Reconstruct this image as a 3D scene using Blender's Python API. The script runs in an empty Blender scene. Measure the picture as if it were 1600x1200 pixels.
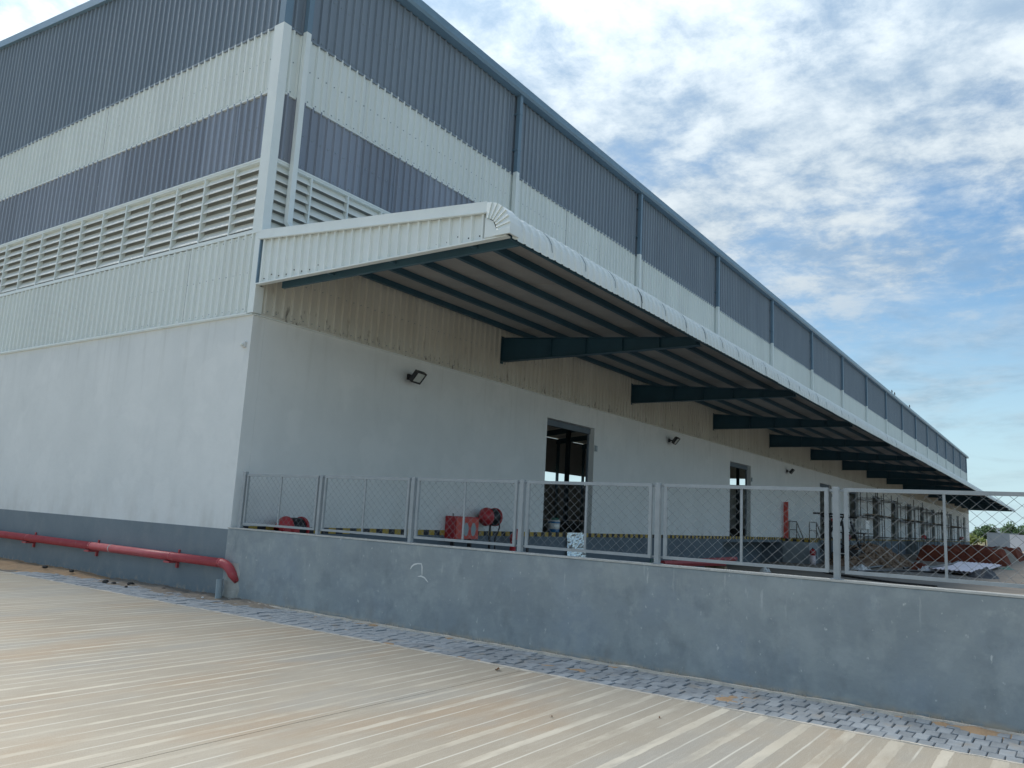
import bpy, math, random
from mathutils import Vector, Matrix
random.seed(7)
sc = bpy.context.scene
R = math.radians
col = sc.collection

# ------------------------------------------------------------------ camera
cd = bpy.data.cameras.new('camera'); cam = bpy.data.objects.new('camera', cd); col.objects.link(cam)
CAM = Vector((-8.2906, -11.4566, 1.6))
r_ = Vector((0.57074243, -0.81945933, 0.05234016)); u_ = Vector((-0.16242513, -0.05018508, 0.98544383)); f_ = Vector((0.80490444, 0.57093596, 0.16174354))
m = Matrix.Identity(4)
for i, v in enumerate((r_, u_, -f_)):
    for j in range(3): m[j][i] = v[j]
m.translation = CAM
cam.matrix_world = m
cd.sensor_fit = 'HORIZONTAL'; cd.sensor_width = 36; cd.lens = 1235.13 / 1600 * 36
cd.clip_start = .05; cd.clip_end = 3000
sc.camera = cam

# ------------------------------------------------------------------ sky, sun, exposure
SUN_EL = R(46); SUN_DIR = Vector((.25, .97, 0)).normalized() * math.cos(SUN_EL) + Vector((0, 0, math.sin(SUN_EL)))
world = bpy.data.worlds.new('World'); sc.world = world; world.use_nodes = True
nt = world.node_tree; N = nt.nodes; L = nt.links; N.clear()
def wn(t, **k):
    n = N.new(t)
    for a, b in k.items(): setattr(n, a, b)
    return n
def wmath(op, a, b=None, c=None, clamp=False):
    n = N.new('ShaderNodeMath'); n.operation = op; n.use_clamp = clamp
    for i, v in enumerate((a, b, c)):
        if v is None: continue
        if isinstance(v, (int, float)): n.inputs[i].default_value = v
        else: L.new(v, n.inputs[i])
    return n.outputs[0]
def wramp(src, lo, hi):
    n = N.new('ShaderNodeMapRange'); n.interpolation_type = 'SMOOTHSTEP'
    L.new(src, n.inputs[0]); n.inputs[1].default_value = lo; n.inputs[2].default_value = hi
    return n.outputs[0]
sky = wn('ShaderNodeTexSky', sky_type='NISHITA'); sky.sun_disc = False
sky.sun_elevation = SUN_EL; sky.sun_rotation = math.atan2(SUN_DIR.x, SUN_DIR.y)
sky.air_density = 1.0; sky.dust_density = .5; sky.ozone_density = .35
SKY = .067
BIG_OFF = (-4.1, 5.6, 0)
skm = wn('ShaderNodeVectorMath', operation='SCALE'); L.new(sky.outputs[0], skm.inputs[0]); skm.inputs['Scale'].default_value = SKY
tin = wn('ShaderNodeVectorMath', operation='MULTIPLY'); L.new(skm.outputs[0], tin.inputs[0]); tin.inputs[1].default_value = (.72, .96, 1.06)   # clearer blue, as in the photograph
tc = wn('ShaderNodeTexCoord')
sep = wn('ShaderNodeSeparateXYZ'); L.new(tc.outputs['Generated'], sep.inputs[0])
zc_ = wmath('ADD', wmath('MAXIMUM', sep.outputs[2], 0.0), .10)
cmb = wn('ShaderNodeCombineXYZ'); L.new(wmath('DIVIDE', sep.outputs[0], zc_), cmb.inputs[0]); L.new(wmath('DIVIDE', sep.outputs[1], zc_), cmb.inputs[1])
def wnoise(scale, detail, rough, off, dist=0.0):
    mp = wn('ShaderNodeMapping'); L.new(cmb.outputs[0], mp.inputs[0]); mp.inputs['Location'].default_value = off
    n = wn('ShaderNodeTexNoise'); L.new(mp.outputs[0], n.inputs['Vector'])
    n.inputs['Scale'].default_value = scale; n.inputs['Detail'].default_value = detail; n.inputs['Roughness'].default_value = rough; n.inputs['Distortion'].default_value = dist
    return n.outputs[0]
big = wnoise(.42, 2, .5, BIG_OFF)
fine = wnoise(5.2, 10, .66, (7.7, 2.2, 0), .12)
mid = wnoise(1.6, 5, .6, (2.7, 5.2, 0), .2)
cov = wmath('ADD', wmath('ADD', wmath('MULTIPLY', big, 1.05), wmath('MULTIPLY', mid, .40)), wmath('MULTIPLY', fine, .42))
mask = wmath('MULTIPLY', wramp(cov, .845, 1.09), wramp(sep.outputs[2], .12, .32))
thin = wmath('MULTIPLY', wramp(wnoise(1.1, 7, .6, (1.2, 9.3, 0), .4), .40, .75), wmath('MULTIPLY', wramp(sep.outputs[2], .0, .12), .75))
veil = wmath('MULTIPLY', wramp(sep.outputs[2], .30, .0), .9)
mask = wmath('MAXIMUM', mask, thin, clamp=True)
shade = wramp(wmath('ADD', wmath('MULTIPLY', fine, .6), wmath('MULTIPLY', wnoise(1.3, 4, .6, (4.4, 8.1, 0)), .4)), .38, .62)
cc = wn('ShaderNodeMix', data_type='RGBA'); L.new(shade, cc.inputs[0])
cc.inputs[6].default_value = (.16, .213, .272, 1); cc.inputs[7].default_value = (.335, .372, .395, 1)
vs = wn('ShaderNodeVectorMath', operation='DOT_PRODUCT'); nm = wn('ShaderNodeVectorMath', operation='NORMALIZE'); L.new(tc.outputs['Generated'], nm.inputs[0])
L.new(nm.outputs[0], vs.inputs[0]); vs.inputs[1].default_value = SUN_DIR
tt = wmath('MULTIPLY', wmath('ADD', vs.outputs['Value'], 1.0), .5)
glow = wmath('ADD', wmath('MULTIPLY', wmath('POWER', wmath('MAXIMUM', vs.outputs['Value'], 0), 10), .55), wmath('ADD', wmath('MULTIPLY', tt, .35), .74))
glow = wmath('MULTIPLY', glow, wmath('ADD', wmath('MULTIPLY', wmath('MAXIMUM', sep.outputs[2], 0), 1.5), .58))
cs = wn('ShaderNodeVectorMath', operation='SCALE'); L.new(cc.outputs[2], cs.inputs[0]); L.new(glow, cs.inputs['Scale'])
mixc = wn('ShaderNodeMix', data_type='RGBA'); L.new(mask, mixc.inputs[0]); 
hz = wn('ShaderNodeMix', data_type='RGBA'); L.new(veil, hz.inputs[0]); L.new(tin.outputs[0], hz.inputs[6]); hz.inputs[7].default_value = (.29, .39, .435, 1)
L.new(hz.outputs[2], mixc.inputs[6]); L.new(cs.outputs[0], mixc.inputs[7])
bg = wn('ShaderNodeBackground'); L.new(mixc.outputs[2], bg.inputs[0]); bg.inputs[1].default_value = 1.0
wo = wn('ShaderNodeOutputWorld'); L.new(bg.outputs[0], wo.inputs[0])

sl = bpy.data.lights.new('sun', 'SUN'); sl.energy = 3.0; sl.angle = R(40); sl.color = (1, .95, .87)
so = bpy.data.objects.new('sun', sl); col.objects.link(so); so.location = (20, 30, 60)
so.rotation_euler = (-SUN_DIR).to_track_quat('-Z', 'Y').to_euler()
vset = sc.view_settings; vset.view_transform = 'Standard'; vset.look = 'None'; vset.gamma = 1; vset.exposure = 1.02
vset.use_curve_mapping = False
sc.render.engine = 'CYCLES'; sc.cycles.max_bounces = 8; sc.cycles.diffuse_bounces = 5

# ------------------------------------------------------------------ materials
def mat(name, c1, c2=None, scale=3.0, rough=.7, spec=.4, bump=0.0, bscale=60.0, metal=0.0, stretch=(1, 1, 1), rnd=0.0, trans=0.0, detail=6.0, lo=.35, hi=.7):
    M = bpy.data.materials.new(name); M.use_nodes = True
    t = M.node_tree; b = t.nodes['Principled BSDF']
    b.inputs['Roughness'].default_value = rough; b.inputs['Metallic'].default_value = metal
    b.inputs['Specular IOR Level'].default_value = spec
    tcn = t.nodes.new('ShaderNodeTexCoord'); mp = t.nodes.new('ShaderNodeMapping'); mp.inputs['Scale'].default_value = stretch
    geo = t.nodes.new('ShaderNodeNewGeometry')
    t.links.new(geo.outputs['Position'], mp.inputs[0])
    c2 = c2 or tuple(x * .85 for x in c1)
    n = t.nodes.new('ShaderNodeTexNoise'); n.inputs['Scale'].default_value = scale; n.inputs['Detail'].default_value = detail; n.inputs['Roughness'].default_value = .6
    t.links.new(mp.outputs[0], n.inputs['Vector'])
    mr = t.nodes.new('ShaderNodeMapRange'); mr.inputs[1].default_value = lo; mr.inputs[2].default_value = hi; t.links.new(n.outputs[0], mr.inputs[0])
    mx = t.nodes.new('ShaderNodeMix'); mx.data_type = 'RGBA'; t.links.new(mr.outputs[0], mx.inputs[0])
    mx.inputs[6].default_value = (*c1, 1); mx.inputs[7].default_value = (*c2, 1)
    out = mx.outputs[2]
    if rnd:
        oi = t.nodes.new('ShaderNodeObjectInfo'); hs = t.nodes.new('ShaderNodeHueSaturation')
        m2 = t.nodes.new('ShaderNodeMapRange'); m2.inputs[3].default_value = 1 - rnd; m2.inputs[4].default_value = 1 + rnd
        t.links.new(oi.outputs['Random'], m2.inputs[0]); t.links.new(m2.outputs[0], hs.inputs['Value']); t.links.new(out, hs.inputs['Color']); out = hs.outputs[0]
    t.links.new(out, b.inputs['Base Color'])
    if bump:
        nb = t.nodes.new('ShaderNodeTexNoise'); nb.inputs['Scale'].default_value = bscale; nb.inputs['Detail'].default_value = 5; t.links.new(mp.outputs[0], nb.inputs['Vector'])
        bp = t.nodes.new('ShaderNodeBump'); bp.inputs['Strength'].default_value = bump; bp.inputs['Distance'].default_value = .02
        t.links.new(nb.outputs[0], bp.inputs['Height']); t.links.new(bp.outputs[0], b.inputs['Normal'])
    if trans: b.inputs['Transmission Weight'].default_value = trans
    return M
def tree_of(M): return M.node_tree, M.node_tree.nodes['Principled BSDF']
def overlay(M, color, scale, lo, hi, stretch=(1, 1, 1), amount=1.0, zlim=None, off=(0, 0, 0), detail=5, ylim=None):
    """stain with a shape of its own: noise patches of another colour over the base colour; zlim = (z0, z1): fades in from z0 to z1"""
    t, b = tree_of(M); src = b.inputs['Base Color'].links[0].from_socket
    geo = t.nodes.new('ShaderNodeNewGeometry'); mp = t.nodes.new('ShaderNodeMapping'); mp.inputs['Scale'].default_value = stretch; mp.inputs['Location'].default_value = off
    t.links.new(geo.outputs['Position'], mp.inputs[0])
    n = t.nodes.new('ShaderNodeTexNoise'); n.inputs['Scale'].default_value = scale; n.inputs['Detail'].default_value = detail; n.inputs['Roughness'].default_value = .6
    t.links.new(mp.outputs[0], n.inputs['Vector'])
    mr = t.nodes.new('ShaderNodeMapRange'); mr.inputs[1].default_value = lo; mr.inputs[2].default_value = hi; mr.inputs[4].default_value = amount; t.links.new(n.outputs[0], mr.inputs[0])
    fac = mr.outputs[0]
    for lim, ax in ((zlim, 2), (ylim, 0)):
        if lim:
            sp = t.nodes.new('ShaderNodeSeparateXYZ'); t.links.new(geo.outputs['Position'], sp.inputs[0])
            m2 = t.nodes.new('ShaderNodeMapRange'); m2.interpolation_type = 'SMOOTHSTEP'; m2.inputs[1].default_value = lim[0]; m2.inputs[2].default_value = lim[1]; t.links.new(sp.outputs[ax], m2.inputs[0])
            mm = t.nodes.new('ShaderNodeMath'); mm.operation = 'MULTIPLY'; t.links.new(fac, mm.inputs[0]); t.links.new(m2.outputs[0], mm.inputs[1]); fac = mm.outputs[0]
    mx = t.nodes.new('ShaderNodeMix'); mx.data_type = 'RGBA'; t.links.new(fac, mx.inputs[0]); t.links.new(src, mx.inputs[6]); mx.inputs[7].default_value = (*color, 1)
    t.links.new(mx.outputs[2], b.inputs['Base Color'])
    return M

MT = {}
MT['white_clad'] = mat('white cladding', (.745, .795, .77), (.69, .74, .72), 1.2, .42, .5, stretch=(1, 1, .25), rnd=.03)
MT['stained_shaded_clad'] = mat('stained shaded cladding', (.64, .635, .575), (.55, .54, .48), 1.5, .6, .3, stretch=(1, 1, .2), rnd=.02)  # stained sheets; the browner base also has warm bounced canopy shade painted in
overlay(MT['stained_shaded_clad'], (.10, .075, .05), 7, .62, .74, (1, 1, .18), .6, zlim=(5.9, 4.9))
overlay(MT['stained_shaded_clad'], (.06, .05, .04), 13, .60, .68, (1, 1, .30), .85, zlim=(5.25, 4.83), off=(3, 0, 0))
MT['dark_clad'] = mat('blue grey cladding', (.215, .262, .312), (.185, .23, .28), 1.0, .40, .5, stretch=(1, 1, .2), rnd=.03)
MT['translucent'] = mat('tinted translucent sheet', (.262, .292, .345), (.228, .258, .312), 1.0, .22, .6, stretch=(1, 1, .2), rnd=.14)
overlay(MT['white_clad'], (.52, .53, .48), 6, .58, .76, (1, 1, .05), .28, off=(4, 1, 0))
overlay(MT['dark_clad'], (.27, .315, .36), 5, .55, .75, (1, 1, .04), .45, off=(4, 1, 0))
MT['louvre'] = mat('louvre blade', (.80, .81, .76), (.74, .75, .70), 3, .5, .4)
MT['flash'] = mat('white flashing', (.765, .815, .80), (.71, .765, .75), 2, .4, .5)
MT['darkflash'] = mat('blue grey flashing', (.15, .235, .31), (.13, .21, .28), 2, .4, .5)
MT['gutter'] = mat('blue gutter', (.17, .28, .38), (.15, .25, .34), 2, .35, .5)
MT['plaster'] = mat('painted plaster', (.74, .762, .755), (.68, .705, .70), .8, .8, .25, bump=.22, bscale=7)
overlay(MT['plaster'], (.58, .60, .595), 2.6, .55, .8, (1, 1, .6), .35)
overlay(MT['plaster'], (.50, .50, .47), 2.1, .45, .7, (1, 1, .35), .5, zlim=(1.9, 1.1))
overlay(MT['plaster'], (.56, .575, .555), 5, .54, .72, (1, 1, .06), .45, zlim=(2.9, 4.8), off=(2, 2, 0))
overlay(MT['plaster'], (.80, .815, .805), .9, .56, .62, (1, 1, 1), .3, off=(12, 5, 3), detail=3)
MT['plinth'] = mat('grey plinth paint', (.20, .24, .265), (.17, .21, .235), 1.4, .75, .25, bump=.15, bscale=25)
overlay(MT['plinth'], (.26, .29, .295), 3, .5, .75, (1, 1, .7), .5)
overlay(MT['plinth'], (.42, .36, .28), 9, .5, .72, (1, 1, 1), .75, zlim=(.20, .04))
MT['dockface'] = mat('grey dock paint', (.15, .185, .215), (.12, .15, .18), 1.2, .8, .2, bump=.1)
MT['bwall'] = mat('cloudy grey wall paint', (.275, .312, .325), (.335, .37, .372), 1.6, .72, .3, bump=.2, bscale=14, lo=.4, hi=.68)
overlay(MT['bwall'], (.28, .33, .375), 1.0, .5, .7, (1, 1, 1), .6, off=(5, 2, 1))
overlay(MT['bwall'], (.44, .47, .47), 8, .60, .80, (1, 1, .8), .6, off=(1, 4, 2))
overlay(MT['bwall'], (.62, .64, .63), 9, .63, .72, (1, 1, .16), .8, zlim=(.62, 1.05))
overlay(MT['bwall'], (.37, .405, .41), 4.2, .5, .70, (1, 1, .8), .75, off=(3, 7, 1), detail=9)
overlay(MT['bwall'], (.20, .235, .25), 3.1, .54, .74, (1, 1, .8), .8, off=(13, 2, 5), detail=9)
overlay(MT['bwall'], (.21, .225, .215), 2.2, .6, .78, (1, 1, .7), .5, off=(9, 1, 3))
overlay(MT['bwall'], (.235, .27, .285), .8, .52, .60, (1, 1, 2.5), .4, off=(21, 4, 2), detail=7)
overlay(MT['bwall'], (.36, .39, .385), 2.4, .57, .66, (1, 1, .5), .5, off=(31, 14, 2), detail=9)
overlay(MT['bwall'], (.58, .60, .59), 16, .66, .72, (1, 1, .6), .8, off=(3, 3, 9), detail=4)
overlay(MT['bwall'], (.23, .235, .22), 5, .48, .7, (1, 1, .5), .6, zlim=(.38, .0), off=(6, 6, 6), detail=8)
overlay(MT['bwall'], (.50, .41, .30), 8, .42, .62, (1, 1, 1.6), .85, zlim=(.085, .0))
MT['coping'] = mat('pale cement edge', (.54, .54, .51), (.42, .42, .39), 8, .85, .2, bump=.2)
MT['rawcement'] = mat('raw cement patch', (.46, .45, .41), (.30, .30, .27), 5, .9, .2, bump=.4, bscale=20)
MT['fence'] = mat('grey fence paint', (.34, .37, .385), (.28, .31, .325), 6, .5, .4)
MT['wire'] = mat('galvanised wire', (.21, .23, .24), (.17, .19, .20), 20, .6, .3)
MT['redpipe'] = mat('red pipe paint', (.47, .075, .085), (.40, .055, .065), 5, .45, .4, bump=.05)
overlay(MT['redpipe'], (.50, .30, .28), 6, .62, .80, (1, 1, 1), .35)
overlay(MT['redpipe'], (.36, .22, .19), 22, .58, .75, (1, 1, 1), .5, off=(2, 2, 2))
MT['red'] = mat('red enamel', (.42, .022, .03), (.36, .018, .025), 6, .4, .5)
MT['redlight'] = mat('orange red plastic', (.58, .085, .06), (.50, .06, .05), 6, .5, .4)
MT['black'] = mat('black rubber', (.018, .02, .024), (.012, .013, .016), 8, .5, .4)
MT['blackmetal'] = mat('black metal', (.02, .022, .026), (.03, .03, .033), 8, .45, .5)
MT['lens'] = mat('floodlight glass', (.62, .64, .60), (.52, .54, .50), 9, .12, .6)
MT['steel'] = mat('dark blue steel', (.028, .085, .125), (.022, .068, .10), 2, .5, .4)
MT['rafter'] = mat('blue steel channel', (.06, .135, .18), (.05, .11, .15), 2, .5, .4)
MT['soffit'] = mat('brown grey soffit', (.37, .355, .335), (.31, .30, .285), 2, .75, .2, rnd=.06)
MT['stub'] = mat('grey plastic pipe', (.30, .36, .38), (.26, .31, .33), 6, .5, .4)
MT['bluep'] = mat('blue plastic', (.02, .16, .36), (.015, .12, .30), 6, .4, .5)
MT['whitep'] = mat('white plastic', (.72, .73, .72), (.62, .63, .62), 6, .5, .4)
MT['greenp'] = mat('green plastic', (.03, .14, .10), (.02, .10, .07), 6, .5, .4)
MT['pink'] = mat('pinkish sheet', (.72, .64, .68), (.60, .53, .57), 3, .5, .4)
MT['tarp'] = mat('dark tarpaulin', (.045, .055, .065), (.03, .035, .045), 6, .6, .4, bump=.4)
MT['earth_red'] = mat('red earth', (.19, .062, .038), (.115, .036, .025), 2.2, .95, .1, bump=1.0, bscale=9)
MT['rubble'] = mat('brown rubble', (.33, .24, .17), (.13, .085, .06), 5, .95, .1, bump=.6, bscale=10, rnd=.25)
MT['stone'] = mat('dark debris', (.045, .045, .045), (.09, .085, .08), 9, .9, .2)
MT['leafdry'] = mat('dry leaf', (.16, .08, .035), (.10, .05, .025), 9, .8, .2)
MT['sand'] = mat('orange sand', (.40, .275, .17), (.30, .225, .15), 5, .95, .1, bump=.5, bscale=40)
MT['dirt'] = mat('grey brown dirt', (.27, .235, .19), (.20, .18, .155), 7, .95, .1, bump=.6, bscale=30)
MT['joint'] = mat('joint sand', (.22, .20, .17), (.13, .12, .11), 12, .95, .1)
MT['paver'] = mat('blue grey paver', (.29, .318, .338), (.21, .232, .25), 7, .7, .3, bump=.25, bscale=50, rnd=.17)
overlay(MT['paver'], (.34, .28, .20), 3.2, .56, .72, (1, 1, 1), .55)
MT['wood'] = mat('weathered board', (.30, .23, .15), (.2, .15, .1), 5, .85, .2)
MT['foil'] = mat('silver foil', (.72, .78, .82), (.62, .68, .72), 14, .22, .6, metal=.85, bump=.8, bscale=18)
MT['bark'] = mat('bark', (.10, .08, .06), (.07, .055, .04), 8, .9, .1)
MT['leaf'] = mat('leaf', (.055, .11, .04), (.035, .075, .03), 1.2, .7, .2)
MT['leafy'] = mat('yellow green leaf', (.17, .21, .05), (.10, .15, .04), 1.5, .7, .2)
MT['farwall'] = mat('light grey cement paint', (.30, .335, .365), (.26, .295, .325), .6, .9, .1)
MT['farwhite'] = mat('distant white wall', (.66, .68, .72), (.58, .60, .65), .8, .9, .1)
MT['interior'] = mat('interior wall', (.42, .43, .42), (.38, .39, .38), 1, .85, .2)
MT['floor'] = mat('warehouse floor', (.20, .20, .19), (.17, .17, .16), 1, .7, .3)
MT['rooft'] = mat('roof sheet', (.35, .37, .38), (.30, .32, .33), 1, .6, .3)
MT['scaff'] = mat('scaffold tube', (.10, .11, .11), (.14, .12, .10), 5, .6, .4)
MT['ground'] = mat('open ground', (.22, .18, .13), (.13, .14, .07), .15, .95, .1)
MT['mortar'] = mat('mortar edge', (.56, .52, .45), (.44, .40, .34), 9, .9, .2, bump=.3)

# hazard stripe: yellow and black blocks of paint, 0.16 m each
M = bpy.data.materials.new('yellow black stripe'); M.use_nodes = True; t, b = tree_of(M)
geo = t.nodes.new('ShaderNodeNewGeometry'); sp = t.nodes.new('ShaderNodeSeparateXYZ'); t.links.new(geo.outputs[0], sp.inputs[0])
def tm(t, op, a, b_=None):
    n = t.nodes.new('ShaderNodeMath'); n.operation = op
    for i, v in enumerate((a, b_)):
        if v is None: continue
        if isinstance(v, (int, float)): n.inputs[i].default_value = v
        else: t.links.new(v, n.inputs[i])
    return n.outputs[0]
sxy = tm(t, 'SUBTRACT', sp.outputs[0], sp.outputs[1])
fr = tm(t, 'FRACT', tm(t, 'DIVIDE', sxy, .36)); st = tm(t, 'GREATER_THAN', fr, .5)
mx = t.nodes.new('ShaderNodeMix'); mx.data_type = 'RGBA'; t.links.new(st, mx.inputs[0])
mx.inputs[6].default_value = (.42, .29, .05, 1); mx.inputs[7].default_value = (.02, .022, .03, 1); t.links.new(mx.outputs[2], b.inputs['Base Color']); b.inputs['Roughness'].default_value = .7
overlay(M, (.22, .21, .19), 12, .58, .75, (1, 1, 1), .8)
MT['hazard'] = M

# forecourt concrete: light screed bands running along X, one wide and one thin per 0.345 m
M = bpy.data.materials.new('banded concrete'); M.use_nodes = True; t, b = tree_of(M); NN = t.nodes; LL = t.links
geo = NN.new('ShaderNodeNewGeometry'); sp = NN.new('ShaderNodeSeparateXYZ'); LL.new(geo.outputs[0], sp.inputs[0])
def tnoise(scale, detail, stretch=(1, 1, 1), off=(0, 0, 0), rough=.6):
    mp = NN.new('ShaderNodeMapping'); mp.inputs['Scale'].default_value = stretch; mp.inputs['Location'].default_value = off; LL.new(geo.outputs[0], mp.inputs[0])
    n = NN.new('ShaderNodeTexNoise'); n.inputs['Scale'].default_value = scale; n.inputs['Detail'].default_value = detail; n.inputs['Roughness'].default_value = rough; LL.new(mp.outputs[0], n.inputs['Vector']); return n.outputs[0]
def tramp(s, lo, hi, a=0., e=1.):
    n = NN.new('ShaderNodeMapRange'); n.interpolation_type = 'SMOOTHSTEP'; LL.new(s, n.inputs[0]); n.inputs[1].default_value = lo; n.inputs[2].default_value = hi; n.inputs[3].default_value = a; n.inputs[4].default_value = e; return n.outputs[0]
def tmix(f, a, c):
    n = NN.new('ShaderNodeMix'); n.data_type = 'RGBA'
    if isinstance(f, float): n.inputs[0].default_value = f
    else: LL.new(f, n.inputs[0])
    for i, v in ((6, a), (7, c)):
        if isinstance(v, tuple): n.inputs[i].default_value = (*v, 1)
        else: LL.new(v, n.inputs[i])
    return n.outputs[2]
yy = tm(t, 'ADD', sp.outputs[1], tm(t, 'MULTIPLY', tm(t, 'SUBTRACT', tnoise(.7, 2, (1, .25, 1)), .5), .022))
ph = tm(t, 'FRACT', tm(t, 'ADD', tm(t, 'DIVIDE', yy, .345), 100.74))
d1 = tm(t, 'ABSOLUTE', tm(t, 'SUBTRACT', ph, .5))           # 0.5 at the wide band's middle
bandid = tm(t, 'FLOOR', tm(t, 'ADD', tm(t, 'DIVIDE', yy, .345), 101.24))
wnz = NN.new('ShaderNodeTexWhiteNoise'); wnz.noise_dimensions = '1D'; LL.new(bandid, wnz.inputs['W'])
d1w = tm(t, 'SUBTRACT', tm(t, 'ADD', d1, tm(t, 'MULTIPLY', tm(t, 'SUBTRACT', tnoise(9, 6, (.6, 1, 1), (6, 1, 0), .75), .5), .10)), tm(t, 'ADD', tramp(yy, -8.6, -6.6, 0., .055), tramp(wnz.outputs[1] if False else wnz.outputs[0], 0., 1., -.012, .03)))
wide = tm(t, 'MULTIPLY', tramp(d1w, .348, .366), tramp(wnz.outputs[0], -.2, .7, .45, 1.0))
thinl = tm(t, 'MULTIPLY', tramp(d1, .032, .012), tramp(tnoise(.9, 3, (1, 3, 1), (4, 0, 0)), .38, .55))
basec = tmix(tramp(tnoise(.45, 5, (1, 1, 1)), .35, .65), (.30, .262, .202), (.365, .325, .258))
basec = tmix(tm(t, 'MULTIPLY', tramp(tnoise(.6, 4, (.6, 1.2, 1), (8, 3, 0)), .48, .68), .85), basec, (.335, .25, .165))
basec = tmix(tm(t, 'MULTIPLY', tramp(tnoise(.5, 4, (.6, 1.5, 1), (2, 13, 0)), .48, .66), .85), basec, (.285, .277, .247))
basec = tmix(tramp(tnoise(60, 4, (.10, 1, 1)), .45, .72, 0., .30), basec, (.27, .24, .19))
basec = tmix(tramp(tnoise(30, 5, (.12, 1, 1), (5, 2, 0)), .50, .72, 0., .25), basec, (.48, .45, .385))
basec = tmix(tramp(tnoise(4.5, 8, (.6, 1, 1), (15, 2, 0), .75), .52, .74, 0., .45), basec, (.27, .245, .205))
basec = tmix(tramp(tnoise(130, 3, (1, 1, 1), (1, 2, 0), .8), .40, .62, 0., .28), basec, (.55, .52, .45))
lightc = tmix(tramp(tnoise(1.2, 4, (.4, 1, 1), (1, 1, 0)), .35, .65), (.56, .52, .43), (.48, .435, .35))
brk = tramp(tnoise(1.6, 6, (.45, 2.2, 1), (3, 3, 0)), .38, .58, .10, .95)
cfin = tmix(tm(t, 'MULTIPLY', wide, brk), basec, lightc)
cfin = tmix(tm(t, 'MULTIPLY', thinl, .75), cfin, (.60, .575, .50))
cfin = tmix(tramp(tnoise(90, 3), .60, .78, 0., .4), cfin, (.24, .21, .165))
cfin = tmix(tramp(tnoise(11, 8, (1, 1, 1), (3, 9, 0), .75), .56, .78, 0., .5), cfin, (.26, .22, .165))
LL.new(cfin, b.inputs['Base Color']); b.inputs['Roughness'].default_value = .82; b.inputs['Specular IOR Level'].default_value = .25
bp = NN.new('ShaderNodeBump'); bp.inputs['Strength'].default_value = .25; bp.inputs['Distance'].default_value = .01
hsum = tm(t, 'ADD', tm(t, 'MULTIPLY', wide, .6), tm(t, 'MULTIPLY', tnoise(50, 5, (.3, 1, 1)), .8)); LL.new(hsum, bp.inputs['Height']); LL.new(bp.outputs[0], b.inputs['Normal'])
MT['concrete'] = M
# dock yard: tan slab near the wall, dirt further in
MT['yard'] = mat('dock yard', (.27, .24, .20), (.21, .19, .165), .5, .92, .15, bump=.3, bscale=12)
overlay(MT['yard'], (.19, .175, .155), .35, .5, .62, (1, 1, 1), .8)
overlay(MT['yard'], (.24, .16, .11), .6, .56, .7, (1, 1, 1), .5, off=(7, 3, 0))

# ------------------------------------------------------------------ mesh helpers
def wloc(o):
    v = Vector((0, 0, 0))
    while o is not None: v += o.location; o = o.parent
    return v
class MB:
    def __init__(s): s.v = []; s.f = []
    def q(s, *p):
        i = len(s.v); s.v += [tuple(a) for a in p]; s.f.append(tuple(range(i, i + len(p)))); return s
    def box(s, x0, x1, y0, y1, z0, z1):
        i = len(s.v)
        s.v += [(x0, y0, z0), (x1, y0, z0), (x1, y1, z0), (x0, y1, z0), (x0, y0, z1), (x1, y0, z1), (x1, y1, z1), (x0, y1, z1)]
        s.f += [tuple(i + k for k in q) for q in ((0, 3, 2, 1), (4, 5, 6, 7), (0, 1, 5, 4), (1, 2, 6, 5), (2, 3, 7, 6), (3, 0, 4, 7))]; return s
    def prism(s, pts, d):
        """polygon pts swept by vector d"""
        i = len(s.v); n = len(pts); d = Vector(d)
        s.v += [tuple(p) for p in pts] + [tuple(Vector(p) + d) for p in pts]
        s.f += [tuple(range(i, i + n))[::-1], tuple(range(i + n, i + 2 * n))]
        s.f += [(i + k, i + (k + 1) % n, i + n + (k + 1) % n, i + n + k) for k in range(n)]; return s
    def tube(s, pts, r, n=10, cap=True):
        pts = [Vector(p) for p in pts]; rr = r if isinstance(r, (list, tuple)) else [r] * len(pts); base = len(s.v)
        up = None
        for k, p in enumerate(pts):
            d = (pts[min(k + 1, len(pts) - 1)] - pts[max(k - 1, 0)]).normalized()
            if up is None: up = Vector((0, 0, 1)) if abs(d.z) < .9 else Vector((1, 0, 0))
            a = d.cross(up).normalized(); c = a.cross(d).normalized(); up = c
            for j in range(n):
                t_ = 2 * math.pi * j / n; s.v.append(tuple(p + (a * math.cos(t_) + c * math.sin(t_)) * rr[k]))
        for k in range(len(pts) - 1):
            for j in range(n):
                A = base + k * n + j; B = base + k * n + (j + 1) % n; s.f.append((A, B, B + n, A + n))
        if cap: s.f.append(tuple(base + j for j in range(n))[::-1]); s.f.append(tuple(base + (len(pts) - 1) * n + j for j in range(n)))
        return s
    def grid(s, rows):
        i = len(s.v); w = len(rows[0])
        for r in rows: s.v += [tuple(p) for p in r]
        for a in range(len(rows) - 1):
            for c in range(w - 1): s.f.append((i + a * w + c, i + a * w + c + 1, i + (a + 1) * w + c + 1, i + (a + 1) * w + c))
        return s
    def mesh(s, name, mt, smooth=False, origin=(0, 0, 0)):
        o = Vector(origin); me = bpy.data.meshes.new(name); me.from_pydata([tuple(Vector(p) - o) for p in s.v], [], s.f)
        me.materials.append(MT[mt] if isinstance(mt, str) else mt)
        if smooth:
            for p in me.polygons: p.use_smooth = True
        me.update(); return me
    def build(s, name, mt, parent=None, smooth=False):
        me = s.mesh(name, mt, smooth, wloc(parent)); o = bpy.data.objects.new(name, me); col.objects.link(o)
        if parent is not None: o.parent = parent
        return o
def inst(name, me, parent, loc):
    o = bpy.data.objects.new(name, me); col.objects.link(o); o.parent = parent; o.location = Vector(loc) - wloc(parent); return o
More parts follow.
